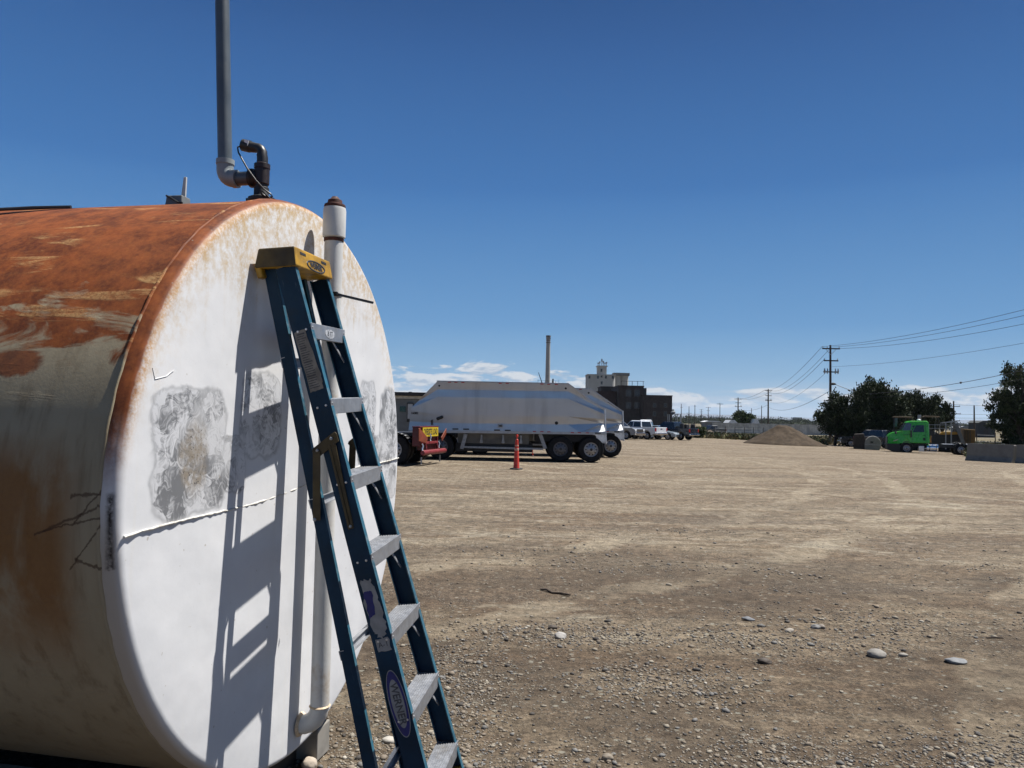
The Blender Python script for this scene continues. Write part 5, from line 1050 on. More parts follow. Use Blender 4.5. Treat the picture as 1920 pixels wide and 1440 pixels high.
def silos():
    Y = 450.0; x0, x1 = X_at(1101, Y), X_at(1153, Y); g = zb(x0, Y); Z = lambda px, py: at(px, py, Y).z - g
    t = thing('grain_silo', 'tall pale grey concrete silo block with a head tower and aerials on top', 'silo', (x0, Y, g)); w = x1 - x0; h = Z(1127, 704)
    MB().bb((0, 0, 0), (w - 3.0, 14, h)).build('silo_block', M_silo, t)
    MB().lathe([(3.2, 0), (3.2, h - .01), (0, h - .01)], (w - 3.0, 3.2, 0), (0, 0, 1), 32).build('silo_cylinder', M_silo, t, smooth=40)
    MB().bb((-0.3, -0.3, h), (w + 0.3, 14.3, h + 0.7)).build('parapet', M_silo, t)
    hx0, hx1 = X_at(1120.5, Y) - x0, X_at(1137, Y) - x0; hz = Z(1128, 687)
    tw = MB().bb((hx0, 2, h + 0.7), (hx1, 9, hz)).bb((hx0 - 0.5, 1.7, hz), (hx1 + 0.5, 9.3, hz + 0.6)).build('head_tower', M_silo, t)
    for px, py in ((1127, 694), (1127, 705), (1127, 718), (1120, 707), (1135, 707), (1104, 707), (1148, 707)):
        x = X_at(px, Y) - x0; z = Z(px, py); yy = 1.93 if py < 700 else -0.07
        if py < 700 or py > 706.5 and px in (1127,) or py == 705: pass
        yy = 1.9 if z > h + 0.8 else -0.35 if z > h - 0.1 else -0.09
        MB().bb((x - 0.55, yy, z - 0.9), (x + 0.55, yy + 0.085, z + 0.9)).build('window', M_glass, t)
    for px, hh in ((1121, 1.9), (1124, 2.6), (1128, 4.2), (1131, 3.0), (1134, 2.0), (1137, 2.4)):
        x = X_at(px, Y) - x0; MB().cyl((x, 3, hz + 0.6), (x, 3, hz + 0.6 + hh), 0.22, n=6).bb((x - 0.4, 2.8, hz + 0.5 + hh * 0.55), (x + 0.4, 3.2, hz + 0.6 + hh * 0.95)).build('aerial', M_galv, t)
    Y2 = 460.0; t2 = thing('grain_silo', 'round pale grey silo pair right of the square silo block, partly behind brick', 'silo', (X_at(1153, Y2), Y2, zb(0, Y2))); w2 = X_at(1179, Y2) - X_at(1153, Y2); h2 = at(1166, 700.5, Y2).z - t2.location.z
    for xx in (w2 * 0.18, w2 * 0.72): MB().lathe([(w2 * 0.29, 0), (w2 * 0.29, h2), (0, h2)], (xx, 4.0 + xx * 0.1, 0), (0, 0, 1), 32).build('silo_cylinder', M_silo, t2, smooth=40)
    MB().bb((-1.0, 0.6, h2 - 1.2), (w2 + 0.3, 9, h2 + 0.5)).build('roof_slab', pmat('silo_roof_grey', (0.15, 0.15, 0.145), 0.9), t2)
silos()
def stack():
    Y = 550.0; x = X_at(1025.5, Y); g = zb(x, Y); top = at(1027, 630, Y).z - g
    t = thing('smokestack', 'tall slender grey concrete smokestack with dark bands at its tip', 'chimney', (x, Y, g)); r0, r1 = 2.0, 1.42
    rr = lambda z: r0 + (r1 - r0) * z / top
    MB().lathe([(rr(0), 0), (rr(top), top), (rr(top) * 0.8, top)], (0, 0, 0), (0, 0, 1), 32).build('shaft', pmat('stack_concrete', (0.29, 0.28, 0.265), 0.9, var=0.1, scale=0.2), t, smooth=40)
    M_bd = pmat('sooty_band', (0.11, 0.10, 0.095), 0.9, var=0.2)
    for z0, z1, k in ((top - 0.9, top + 0.4, 0.35), (top - 3.4, top - 2.9, 0.2), (top - 5.0, top - 4.4, 0.3)):
        MB().lathe([(rr(z0) + 0.005, z0), (rr(z0) + k, z0 + .05), (rr(z1) + k, z1 - .05), (rr(z1) * 0.8, z1)], (0, 0, 0), (0, 0, 1), 32).build('band', M_bd, t)
    for i in range(6):
        a = i * math.pi / 3 + .3; p = Vector((math.cos(a), math.sin(a), 0)) * (rr(top) + 0.03); MB().box(p + Vector((0, 0, top - 1.9)), (0.5, 0.5, 1.4)).build('vent_opening', M_bd, t)
stack()
def roof_deck():
    Y = 480.0; x0, x1 = X_at(1007, Y), X_at(1047, Y); g = zb(x0, Y); h = at(1027, 717.5, Y).z - g; t = thing('process_building', 'dark flat-topped plant building with thin roof railing behind the dump trailer', 'building', (x0, Y, g)); w = x1 - x0
    MB().bb((0, 0, 0), (w, 10, h)).build('wall', M_brick, t)
    for i in range(7): MB().cyl((0.1 + i * (w - .2) / 6, 0, h), (0.1 + i * (w - .2) / 6, 0, h + (1.3 if i not in (0, 6) else 1.9)), 0.09, n=6).build('rail_post', M_black, t)
    MB().bar((0, 0, h + 1.2), (w, 0, h + 1.2), 0.12, 0.12).build('hand_rail', M_black, t)
    xx = X_at(1036, Y) - x0; MB().cyl((xx, 3, h), (xx, 3, h + 2.6), 0.5, n=12).build('roof_flue', M_black, t)
    Y = 520.0; c = at(1016, 717, Y); d = at(1009.5, 698.5, Y); t = thing('boom_crane', 'thin dark crane boom rising just left of the smokestack', 'crane', (c.x, Y, zb(c.x, Y)))
    L = lambda p: p - t.location
    MB().bar(L(c) + Vector((0, 0, -26)), L(c), 1.2, 1.2, up=(0, 1, 0)).build('mast', M_black, t); MB().bar(L(c), L(d), 0.55, 0.55, up=(0, 1, 0), w1=0.35).build('boom', M_black, t)
roof_deck()
def tower():
    Y = 250.0; x = X_at(1261, Y); g = zb(x, Y); t = thing('loading_tower', 'small steel loading frame with a pale hopper, beside the right end of the brick block', 'loading tower', (x, Y, g)); Z = lambda py: at(1261, py, Y).z - g
    for sx in (-1.3, 1.3):
        for sy in (-1.2, 1.2): MB().cyl((sx, sy, 0), (sx, sy, Z(777)), 0.13, n=8).build('post', M_galv, t)
    MB().bb((-1.6, -1.5, Z(777)), (1.9, 1.5, Z(776))).build('platform', M_black, t); MB().bb((-1.4, -1.3, Z(789)), (1.4, 1.3, Z(787.5))).build('platform', M_black, t)
    MB().lathe([(0.2, Z(776.2)), (0.75, Z(774.5)), (0.75, Z(772)), (0.35, Z(770.5)), (0.35, Z(767.5)), (0, Z(767))], (0.2, 0, 0), (0, 0, 1), 16).build('hopper', pmat('dusty_steel', (0.26, 0.26, 0.25), 0.7), t, smooth=40)
    MB().cyl((2.6, 0, 0), (2.6, 0, Z(776)), 0.2, n=8).build('downpipe', M_galv, t)
tower()

# ================================================================== DIRT HEAP
def heap():
    Y = 79.0; cx = X_at(1470, Y); g = gzf(cx, Y); n, mr = 84, 26; vs = []; fs = []
    H = at(1465, 794.5, Y).z - g
    for i in range(mr + 1):
        r = i / mr
        for k in range(n):
            a = 2 * math.pi * k / n; ca, sa = math.cos(a), math.sin(a); R = (4.35 if ca > 0 else 4.2) ; x = R * r * ca; y = 3.4 * r * sa
            ridge = min(1.0, max(0.0, math.hypot(max(abs(x + 0.1) - 0.45, 0) / 3.8, y / 3.35)))
            z = H * (1 - ridge) ** 1.0 * (1.0 - 0.05 * abs(x)) + 0.55 * float(fbm(np.array(x * 0.9 + 5), np.array(y * 1.2), 4)) * (1 - r) + 0.10 * float(fbm(np.array(x * 4.0), np.array(y * 5), 2))
            vs.append((x, y, max(z, -0.05) if r < 1 else -0.12))
    for i in range(mr):
        for k in range(n): k2 = (k + 1) % n; fs.append((i * n + k, i * n + k2, (i + 1) * n + k2, (i + 1) * n + k))
    m = pmat('heap_dirt', (0.052, 0.037, 0.024), 0.95, var=0.25, scale=2.5, bump=0.9, bscale=9, dirt=(0.078, 0.058, 0.039), dscale=1.2, damt=0.7, spec=0.2)
    o = MB().add(vs, fs).build('dirt_heap', m, None, smooth=80); o.location = (cx, Y, g); tag(o, 'brown heap of screened dirt at the far side of the yard', 'dirt heap')
heap()

def mound(label, px, Y, rx, ry, h, seed, mat):
    x = X_at(px, Y); n, mr = 40, 12; vs = []; fs = []
    for i in range(mr + 1):
        r = i / mr
        for k in range(n):
            a = 2 * math.pi * k / n; q = 1 + 0.5 * float(fbm(np.array(math.cos(a) * 1.5 + seed), np.array(math.sin(a) * 1.5), 3))
            vs.append((rx * r * q * math.cos(a), ry * r * q * math.sin(a), h * (1 - r ** 1.3) * (1 + 0.9 * float(fbm(np.array(r * rx * math.cos(a) * 0.7 + seed), np.array(r * ry * math.sin(a) * 0.7), 3))) - 0.08 * r))
    for i in range(mr):
        for k in range(n): k2 = (k + 1) % n; fs.append((i * n + k, i * n + k2, (i + 1) * n + k2, (i + 1) * n + k))
    o = MB().add(vs, fs).build('dirt_mound', mat, None, smooth=60); o.location = (x, Y, gzf(x, Y)); tag(o, label, 'dirt mound', 'low mounds beyond the parked cars')
M_md = pmat('mound_soil', (0.060, 0.044, 0.030), 0.95, var=0.35, scale=0.7, dirt=(0.10, 0.08, 0.05), dscale=0.4, damt=0.8)
mound('low brown soil mound just right of the parked dark blue pickup', 1297, 140, 4.0, 3, 2.0, 2.0, M_md)
mound('long low soil mound between the parked cars and the far charcoal pickup', 1318, 132, 3.4, 2.5, 1.1, 6.0, M_md)

# ================================================================== FENCES, BARRIERS
def slat_fence():
    Y0, Y1 = 205.0, 190.0; a, b = Vector((X_at(1336, Y0), Y0, 0)), Vector((X_at(1580, Y1), Y1, 0)); d = b - a; Ln = d.length
    t = thing('privacy_fence', 'long pale grey vertical-board fence behind the dirt heap', 'fence', (a.x, a.y, gzf(a.x, a.y) - 0.15), math.atan2(d.y, d.x)); h = 2.75
    mb = MB(); n = int(Ln / 0.6)
    for i in range(n): x = i * 0.6; mb.bb((x, 0.02 * (i % 2), 0), (x + 0.585, 0.06 + 0.02 * (i % 2), h + 0.03 * math.sin(i * 1.3)))
    mb.build('board_panel', pmat('weathered_fence_boards', (0.42, 0.40, 0.36), 0.9, var=0.25, scale=0.8), t)
    for i in range(0, n, 5): MB().bb((i * 0.6 - 0.06, -0.09, 0), (i * 0.6 + 0.06, 0.0, h + 0.1)).build('post', M_galv, t)
slat_fence()
def chain_fence():
    Y0 = 128.0; t = thing('chain_link_fence', 'low wire fence on dark posts crossing the weeds left of the dirt heap', 'fence', (X_at(1338, Y0), Y0, gzf(40, Y0)))
    xs = [X_at(p, Y0) - t.location.x for p in (1340, 1360, 1378, 1396, 1413, 1431)]
    for x in xs: MB().cyl((x, 0, -0.1), (x + 0.03, 0, 1.75), 0.05, n=8).build('post', M_wood, t)
    for z in (0.5, 1.0, 1.5): MB().tube([(xs[0], 0, z)] + [((p + q) / 2, 0, z - 0.04) for p, q in zip(xs, xs[1:])] + [(xs[-1], 0, z)], 0.012, 5).build('fence_wire', M_galv, t)
    Y0 = 92.0; t = thing('chain_link_fence', 'wire fence along the grass behind the concrete barriers at the right', 'fence', (X_at(1822, Y0), Y0, gzf(50, Y0)))
    xs = [X_at(p, Y0) - t.location.x for p in (1831, 1866, 1900, 1935, 1970)]
    for x in xs: MB().cyl((x, 0, -0.1), (x, 0, 1.9), 0.05, n=8).build('post', M_wood, t)
    for z in (0.4, 0.8, 1.2, 1.6): MB().tube([(xs[0], 0, z), (xs[2], 0, z - .03), (xs[-1], 0, z)], 0.012, 5).build('fence_wire', M_galv, t)
chain_fence()
def barrier(p0, p1, label):
    d = p1 - p0; Ln = d.length; t_rz = math.atan2(d.y, d.x); H = 1.08
    prof = [(-0.36, 0.0), (-0.36, 0.10), (-0.22, 0.34), (-0.13, 1.12), (-0.10, H), (0.10, H), (0.13, 1.12), (0.22, 0.34), (0.36, 0.10), (0.36, 0.0)]
    mb = MB().prism(prof, lambda a, b, t: Vector((t, a, b)), 0.0, Ln)
    t = thing('concrete_barrier', label, 'barrier', p0, t_rz, 'concrete barriers at the right edge'); mb.build('barrier_body', pmat('dirty_barrier_concrete', (0.16, 0.15, 0.13), 0.9, var=0.15, scale=1.2, bump=0.2, bscale=20, dirt=(0.06, 0.057, 0.053), dscale=1.3), t, bevel=0.02)
    for x in (0.25 * Ln, 0.75 * Ln): MB().tube([(x - .1, 0, H - 0.02), (x - .08, 0, H + .07), (x + .08, 0, H + .07), (x + .1, 0, H - .02)], 0.012, 6).build('lifting_loop', M_galv, t)
def gp(px, Y): x = X_at(px, Y); return Vector((x, Y, gzf(x, Y)))
barrier(gp(1816, 49.0), gp(1903, 46.3), 'full dusty grey concrete barrier behind the rear of the green truck')
barrier(gp(1908, 46.2), gp(2005, 43.8), 'concrete barrier cut off by the right picture edge')

# ================================================================== POLES AND WIRES
def pole(px, pytop, Y, label, arms, rad=0.15, cans=False, group='power poles'):
    top = at(px, pytop, Y); g = gzf(top.x, Y); H = top.z - g
    t = thing('utility_pole', label, 'power pole', (top.x, Y, g - 0.1), 0, group); H += 0.1
    MB().tube([(0, 0, 0), (0.01, 0, H * 0.5), (0, 0, H)], [rad * 1.15, rad, rad * 0.75], 12).build('post', M_wood, t, smooth=60)
    for dz, ln, kind in arms:
        z = H - dz; a = MB().bb((-ln / 2, -rad - 0.10, z - 0.07), (ln / 2, -rad + 0.02, z + 0.07)).build('crossarm', M_wood, t)
        xs = [-ln / 2 + 0.08, ln / 2 - 0.08] + ([-ln * 0.22] if kind == 3 else [])
        for x in xs: MB().lathe([(0.03, z + 0.07), (0.06, z + 0.12), (0.035, z + 0.18), (0.065, z + 0.22), (0.03, z + 0.28), (0, z + 0.28)], (x, -rad - 0.04, 0), (0, 0, 1), 10).build('insulator', M_galv, a)
        if kind == 3:
            for sx in (-1, 1): MB().bar((sx * ln * 0.3, -rad - 0.02, z - 0.05), (0, -rad + 0.02, z - 0.75), 0.05, 0.03, up=(0, 1, 0)).build('arm_brace', M_galv, a)
        if kind == 'cut':
            for x in (-ln / 2 + .1, -ln / 2 + .42, ln / 2 - .42, ln / 2 - .1):
                MB().tube([(x, -rad - .1, z - 0.22), (x + .03, -rad - .16, z + .1), (x, -rad - .12, z + .42)], [0.07, 0.09, 0.05], 8).build('cutout_switch', M_galv, a)
    return t, top
A3 = [(0.45, 2.1, 3), (1.9, 1.7, 2), (3.25, 1.8, 'cut')]
PM = pole(1557, 647, 92, 'tallest wooden power pole, with three crossarms, standing by the dark trees', A3)
P2 = pole(1440.5, 729.5, 220, 'second tallest power pole, between the brick factory and the tallest pole', A3, 0.22)
P3 = pole(1384, 745.5, 295, 'power pole with switches rising from behind the round tree', [(0.6, 2.9, 3), (2.0, 2.2, 2), (3.4, 2.6, 'cut')], 0.25)
for px, py, Y, lab, arms in ((1350, 755.5, 380, 'plain far pole with one wide crossarm, left of the round tree', [(0.5, 3.0, 3)]), (1328, 763, 500, 'small far pole with two crossarms, left of the plain one-arm pole', [(0.4, 3.2, 2), (2.4, 2.2, 2)]), (1315, 767, 560, 'small far pole with stacked crossarms, left of centre in the far row', [(0.4, 3.0, 2), (1.6, 2.4, 2), (2.8, 2.4, 2)]), (1303, 759, 430, 'bare far pole without long arms, taller than those beside it', [(0.8, 1.2, 2)]), (1292, 762, 450, 'far pole with a short crossarm halfway down', [(4.0, 3.0, 2)]), (1277.5, 757, 420, 'leftmost far pole, just right of the brick factory', [(2.0, 1.2, 2)]), (1428, 760.5, 330, 'thin far pole just left of the second tallest pole', []), (1409, 765.5, 380, 'thin far pole right of the round tree', []), (1536, 767, 300, 'thin far pole left of the dark trees', [])):
    pole(px, py, Y, lab, arms, 0.2 if Y > 400 else 0.17, group='far power poles')
PR = pole(1788, 752, 175, 'far pole with three crossarms seen between the dark trees at right', [(1.2, 2.6, 2), (2.9, 2.9, 2), (4.5, 2.6, 2)], 0.2)
PR2 = pole(1826.5, 760, 190, 'bare far pole right of the three-arm pole at the right', [], 0.19)
MB_SPN = [0]
def wire(a, b, sag, label, r=0.016, n=28, grp='power lines'):
    a, b = Vector(a), Vector(b); P = []
    for i in range(n + 1): f = i / n; q = a.lerp(b, f); q.z -= 4 * sag * f * (1 - f); P.append(q)
    o = MB().tube([p - a for p in P], r, 5).build('power_line', M_wire, None, smooth=80); o.location = a; tag(o, label, 'wire', grp)
m, m2, m3 = PM[1], P2[1], P3[1]
END = 14.0
for dx, dz, ze, sag, r, lab in ((-1.0, -0.2, 13.6, 1.9, 0.017, 'topmost wire from the tallest pole out of the right edge'), (0.0, -0.25, 13.4, 1.95, 0.017, 'second wire from the top running right from the tallest pole'), (1.0, -0.4, 13.0, 2.1, 0.017, 'third wire from the top running right from the tallest pole'), (0.2, -2.6, 11.0, 1.6, 0.013, 'single middle wire running right from the tallest pole'), (0.1, -5.9, 13.4, 2.9, 0.022, 'thick lower cable running right past the tree tops'), (-0.1, -6.2, 12.0, 2.8, 0.015, 'lowest thin cable running right below the thick cable')):
    wire((m.x + dx, m.y, m.z + dz), (38.3 + dx, END, ze), sag, lab, r)
_f1 = (92 - 65.5) / 78; sp = Vector((m.x + 0.1, 92, m.z - 5.9)).lerp(Vector((38.4, END, 13.4)), _f1); sp.z -= 4 * 2.9 * _f1 * (1 - _f1); o = MB().bar((-0.18, -0.3, -0.02), (0.18, 0.3, 0.05), 0.16, 0.14).build('cable_splice', M_black, None, bevel=0.02); o.location = sp; tag(o, 'small black splice case on the thick lower cable', 'splice box')
for dx, dz, dz2, sag, r, lab in ((-1.0, -0.2, -0.2, 1.6, 0.022, 'topmost wire from the tallest pole leftwards to the second pole'), (0.0, -0.35, -0.25, 2.0, 0.022, 'second wire leftwards from the tallest pole'), (-0.7, -1.7, -0.3, 2.3, 0.022, 'third wire leftwards from the tallest pole'), (-0.6, -3.4, -3.2, 2.0, 0.016, 'thin low wire leftwards from the tallest pole'), (-0.2, -5.6, -5.0, 1.6, 0.028, 'thick sagging cable leftwards from the tallest pole')):
    wire((m.x + dx, m.y, m.z + dz), (m2.x + dx, m2.y, m2.z + dz2), sag, lab, r)
for dx, dz, lab in ((-1.0, -0.3, 'upper far wire between the second pole and the pole behind the round tree'), (1.0, -0.5, 'lower far wire between the second pole and the pole behind the round tree'), (0, -4.5, 'low far cable between the second pole and the pole behind the round tree')):
    wire((m2.x + dx, m2.y, m2.z + dz), (m3.x + dx, m3.y, m3.z + dz), 1.0, lab, 0.035, 14, 'far power lines')
for k, (y0, y1) in enumerate(((748, 752), (764, 768), (772, 774))):
    wire(at(1700 + 60 * (k == 0), y0 + 8, 182), at(1945, y1 + 6, 182), 0.5, ('upper', 'middle', 'lower')[k] + ' far wire crossing the gap between the dark trees at right', 0.03, 10, 'far power lines')
def street_lamp():
    Y = 84.0; b = at(1606, 735.5, Y); h = at(1566, 720.5, Y); t = thing('street_lamp', 'street lamp on a long rising arm, its pole hidden in the dark tree', 'street lamp', (b.x, Y, gzf(b.x, Y))); L = lambda p: p - t.location
    MB().tube([(0, 0, 0), (0, 0, L(b).z + 0.2)], [0.12, 0.09], 10).build('pole', M_wood, t, smooth=60)
    MB().tube([L(b), L(b.lerp(h, 0.4)) + Vector((0, 0, -0.03)), L(b.lerp(h, 0.8)) + Vector((0, 0, -.02)), L(h)], 0.035, 8).build('lamp_arm', M_galv, t, smooth=60)
    q = L(h); MB().tube([q + Vector((0.1, 0, 0)), q + Vector((-0.05, 0, 0.04)), q + Vector((-0.25, 0, 0.04)), q + Vector((-0.42, 0, 0.02)), q + Vector((-0.5, 0, 0))], [0.05, 0.12, 0.15, 0.11, 0.03], 12).build('lamp_head', M_black, t, smooth=60)
street_lamp()

# ================================================================== TREES AND PLANTS
def leafmat(name, col, var=0.35):
    m, nt, b = newmat(name); co = node(nt, 'ShaderNodeNewGeometry').outputs['Position']
    n = noise(nt, co, 1.7, 4, 0.6); c = mixc(nt, sstep(nt, n, 0.3, 0.7), tuple(q * (1 - var) for q in col), tuple(q * (1 + var) for q in col))
    nt.links.new(c, b.inputs['Base Color']); b.inputs['Roughness'].default_value = 0.7; b.inputs['Specular IOR Level'].default_value = 0.2
    return m
M_leaf = [leafmat('dark_needles', (0.020, 0.030, 0.013)), leafmat('mid_needles', (0.032, 0.045, 0.018)), leafmat('light_needles', (0.05, 0.062, 0.026))]
M_bush = [leafmat('bush_leaf_dark', (0.020, 0.034, 0.010)), leafmat('bush_leaf_mid', (0.036, 0.056, 0.016)), leafmat('bush_leaf_light', (0.055, 0.078, 0.024))]
M_bark = pmat('dark_bark', (0.035, 0.027, 0.022), 0.95, var=0.3, scale=4)
def leaves_mesh(name, C, D, size, mats, parent, rng, per=14, spread=0.35, updir=0.0, elong=1.6):
    """C clump centres, D outward directions; many small blade-like quads round every centre"""
    n = len(C); N = n * per; c = np.repeat(C, per, 0); d = np.repeat(D, per, 0)
    off = np.clip(rng.normal(size=(N, 3)), -1.5, 1.5) * spread; p = c + off
    u = d * 0.8 + rng.normal(size=(N, 3)) * 0.7 + np.array([0, 0, updir]); u /= np.linalg.norm(u, axis=1, keepdims=True) + 1e-9
    r = rng.normal(size=(N, 3)); v = np.cross(u, r); v /= np.linalg.norm(v, axis=1, keepdims=True) + 1e-9
    s = size * (0.6 + 0.8 * rng.random((N, 1))); a = u * s * elong; b = v * s * 0.42
    V = np.stack([p - b * 0.6, p + a * 0.5 - b, p + a, p + a * 0.5 + b], 1).reshape(-1, 3)
    F = np.arange(N * 4).reshape(-1, 4)
    me = bpy.data.meshes.new(name); me.from_pydata(V.tolist(), [], F.tolist())
    for m in mats: me.materials.append(m)
    mi = rng.choice(len(mats), n, p=[0.5, 0.33, 0.17][:len(mats)]).astype(np.int32); me.polygons.foreach_set('material_index', np.repeat(mi, per))
    o = bpy.data.objects.new(name, me); COL.objects.link(o); o.parent = parent; return o
def tree(name, label, cat, px, Y, lobes, seed, size=0.2, mats=None, n=600, per=12, group=None, updir=0.5, tufts=True, trunk=0.16, spread=None, split=True):
    """lobes in picture measures: (px, py, half width px, half height px)"""
    rng = np.random.default_rng(seed); mats = mats or M_leaf; x0 = X_at(px, Y); g = gzf(x0, Y); k = Y / _f
    t = thing(name, label, cat, (x0, Y, g), 0, group); C = []; D = []; tot = sum(l[2] * l[3] for l in lobes); tops = []
    subs = []
    for (lx, ly, hw, hh) in lobes:
        k_ = 6 if hw > 9 else 3
        for _ in range(k_):
            aa = rng.uniform(0, 6.283); r_ = rng.uniform(0.15, 0.72); f_ = rng.uniform(0.36, 0.56)
            subs.append((lx + hw * r_ * math.cos(aa), ly + hh * r_ * math.sin(aa), hw * f_, hh * f_ * (1.15 if tufts else 1.0)))
    if split: lobes = subs; tot = sum(l[2] * l[3] for l in lobes)
    for (lx, ly, hw, hh) in lobes:
        q = at(lx, ly, Y); c = np.array([q.x - x0, rng.uniform(-1.2, 1.2) if split else 0.0, q.z - g]); rx, rz = hw * k, hh * k; ry = min(rx, 2.4 if Y < 120 else rx) ; m = max(12, int(n * hw * hh / tot))
        dd = rng.normal(size=(m, 3)); dd /= np.linalg.norm(dd, axis=1, keepdims=True)
        rad = (0.35 + 0.65 * rng.random((m, 1)) ** 0.5) * (0.82 + 0.36 * rng.random((m, 1)))
        P = c + dd * np.array([rx, ry, rz]) * rad
        keep = P[:, 2] > 0.05; C.append(P[keep]); D.append(dd[keep]); tops.append(c)
    C = np.concatenate(C); D = np.concatenate(D)
    if tufts:                                  # spiky candles beyond the outline
        e = rng.choice(len(C), len(C) // 4); C = np.concatenate([C, C[e] + D[e] * 0.25 + np.array([0, 0, 0.30])]); D = np.concatenate([D, D[e] * 0.3 + np.array([0, 0, 1.0])])
    leaves_mesh('crown', C, D, size, mats, t, rng, per, spread if spread else size * 1.3, updir)
    zt = max(c[2] for c in tops); top = max(tops, key=lambda c: c[2]); tr = MB(); tr.tube([(0, 0, -0.1), (0.05, 0, zt * 0.35), (top[0] * 0.6, 0, zt * 0.7), (top[0], 0, zt)], [trunk, trunk * 0.8, trunk * 0.55, trunk * 0.2], 9)
    for c in tops[::3]: tr.tube([(0.04, 0, max(0.3, c[2] * 0.4)), (c[0] * 0.5, c[1], c[2] * 0.75), tuple(c)], [trunk * 0.5, trunk * 0.35, trunk * 0.12], 6)
    tr.build('trunk', M_bark, t, smooth=70); return t
GT = 'dark trees at the far right of the yard'
tree('juniper_tree', 'largest dark tree at right, broad and dense, by the tallest pole', 'tree', 1633, 84, [(1633, 728, 14, 19), (1612, 742, 16, 18), (1652, 742, 22, 22), (1606, 772, 26, 34), (1640, 775, 34, 38), (1672, 772, 24, 34), (1622, 800, 40, 28), (1660, 805, 34, 26)], 1, 0.16, n=1700, per=14, group=GT)
tree('juniper_tree', 'ragged low dark tree spreading at the foot of the tallest pole', 'tree', 1566, 86, [(1574, 752, 14, 13), (1562, 765, 16, 12), (1580, 770, 22, 16), (1548, 783, 17, 10), (1572, 790, 26, 18), (1598, 795, 22, 24), (1560, 806, 22, 8), (1590, 812, 18, 14)], 2, 0.16, n=900, per=12, group=GT)
tree('pine_tree', 'first dark pine in the row behind the green truck, touching the largest tree', 'tree', 1690, 93, [(1681, 745, 9, 14), (1692, 760, 15, 22), (1690, 790, 18, 20)], 3, 0.17, n=420, per=13, group=GT, updir=0.9)
tree('pine_tree', 'tallest pine of the row behind the green truck, with two pointed tops', 'tree', 1732, 95, [(1723, 752, 10, 12), (1742, 755, 8, 12), (1733, 768, 24, 16), (1728, 790, 26, 20), (1704, 762, 7, 12)], 4, 0.17, n=620, per=13, group=GT, updir=0.9)
tree('pine_tree', 'short pine at the right end of the row behind the green truck', 'tree', 1766, 97, [(1758, 758, 6, 10), (1768, 770, 8, 12), (1775, 776, 6, 12), (1766, 790, 15, 14)], 5, 0.17, n=300, per=13, group=GT, updir=0.9)
tree('pine_tree', 'big dark pine with bare gaps cut off by the right picture edge', 'tree', 1912, 68, [(1903, 696, 6, 9), (1912, 709, 10, 9), (1896, 720, 6, 5), (1922, 722, 16, 10), (1869, 741, 7, 6), (1880, 749, 10, 6), (1896, 745, 9, 7), (1915, 747, 18, 12), (1868, 767, 9, 4), (1883, 764, 14, 6), (1908, 770, 20, 9), (1876, 783, 11, 5), (1898, 790, 20, 9), (1930, 775, 24, 20), (1884, 801, 15, 6), (1910, 808, 20, 9), (1896, 822, 13, 7), (1940, 745, 16, 26), (1935, 812, 24, 16), (1906, 838, 10, 6)], 6, 0.13, n=1150, per=13, group=GT, updir=0.5)
tree('round_tree', 'single round dark green tree behind the pale fence, left of the dirt heap', 'tree', 1397, 230, [(1397, 785, 15, 13), (1388, 788, 10, 11), (1407, 788, 10, 11), (1397, 796, 19, 10)], 7, 0.35, M_bush, 700, 14, updir=0.2, tufts=False, spread=0.5)
tree('bush', 'small green bush at the edge of the yard right of the parked cars', 'bush', 1311, 100, [(1311, 809, 7, 7), (1307, 812, 5, 5)], 31, 0.16, M_bush, 160, 12, updir=0.4, tufts=False, trunk=0.04)
def treeline():
    rng = np.random.default_rng(12); C = []; D = []
    for i in range(900):
        px = rng.uniform(1225, 1960); Y = rng.uniform(800, 1200); q = at(px, 790, Y); g = gzf(q.x, Y); h = rng.uniform(3.5, 8.0) * (0.7 + 0.5 * float(vn(np.array(px * 0.05), np.array(3.3)))); w = rng.uniform(4, 10)
        m = 16; dd = rng.normal(size=(m, 3)); dd /= np.linalg.norm(dd, axis=1, keepdims=True); dd[:, 2] = np.abs(dd[:, 2]) * 1.0
        C.append(np.array([q.x, Y, g]) + dd * np.array([w, w, h])); D.append(dd)
    o = leaves_mesh('distant_treeline', np.concatenate(C), np.concatenate(D), 0.95, M_leaf[:2] + [M_bush[0]], None, rng, 9, 1.3, 0.2, 1.2); tag(o, 'low belt of far trees along the horizon', 'trees', kind='stuff')
treeline()
M_grass = [leafmat('dry_grass', (0.15, 0.125, 0.062)), leafmat('green_weed', (0.055, 0.075, 0.026)), leafmat('grey_weed', (0.10, 0.095, 0.06))]
def weeds():
    rng = np.random.default_rng(5); C = []; D = []
    def strip(pxa, pxb, Ya, Yb, n, thr):
        px = rng.uniform(pxa, pxb, n); Y = rng.uniform(Ya, Yb, n); x = np.array([X_at(a, b) for a, b in zip(px, Y)]); k = fbm(x * 0.25, Y * 0.2, 3) + rng.normal(size=n) * 0.08 > thr; x, Y = x[k], Y[k]
        C.append(np.stack([x, Y, gz(x, Y) + 0.05], -1)); D.append(np.tile([0, 0, 1.0], (len(x), 1)))
    strip(1295, 1440, 97, 128, 2600, -0.04); strip(1540, 1630, 84, 120, 1300, -0.05); strip(1815, 1990, 60, 104, 3600, -0.1); strip(1440, 1560, 100, 130, 1200, 0.0)
    o = leaves_mesh('weeds', np.concatenate(C), np.concatenate(D), 0.26, M_grass, None, rng, 6, 0.2, 0.9, 1.5); tag(o, 'dry grass and weeds round the edge of the yard', 'weeds', kind='stuff')
weeds()
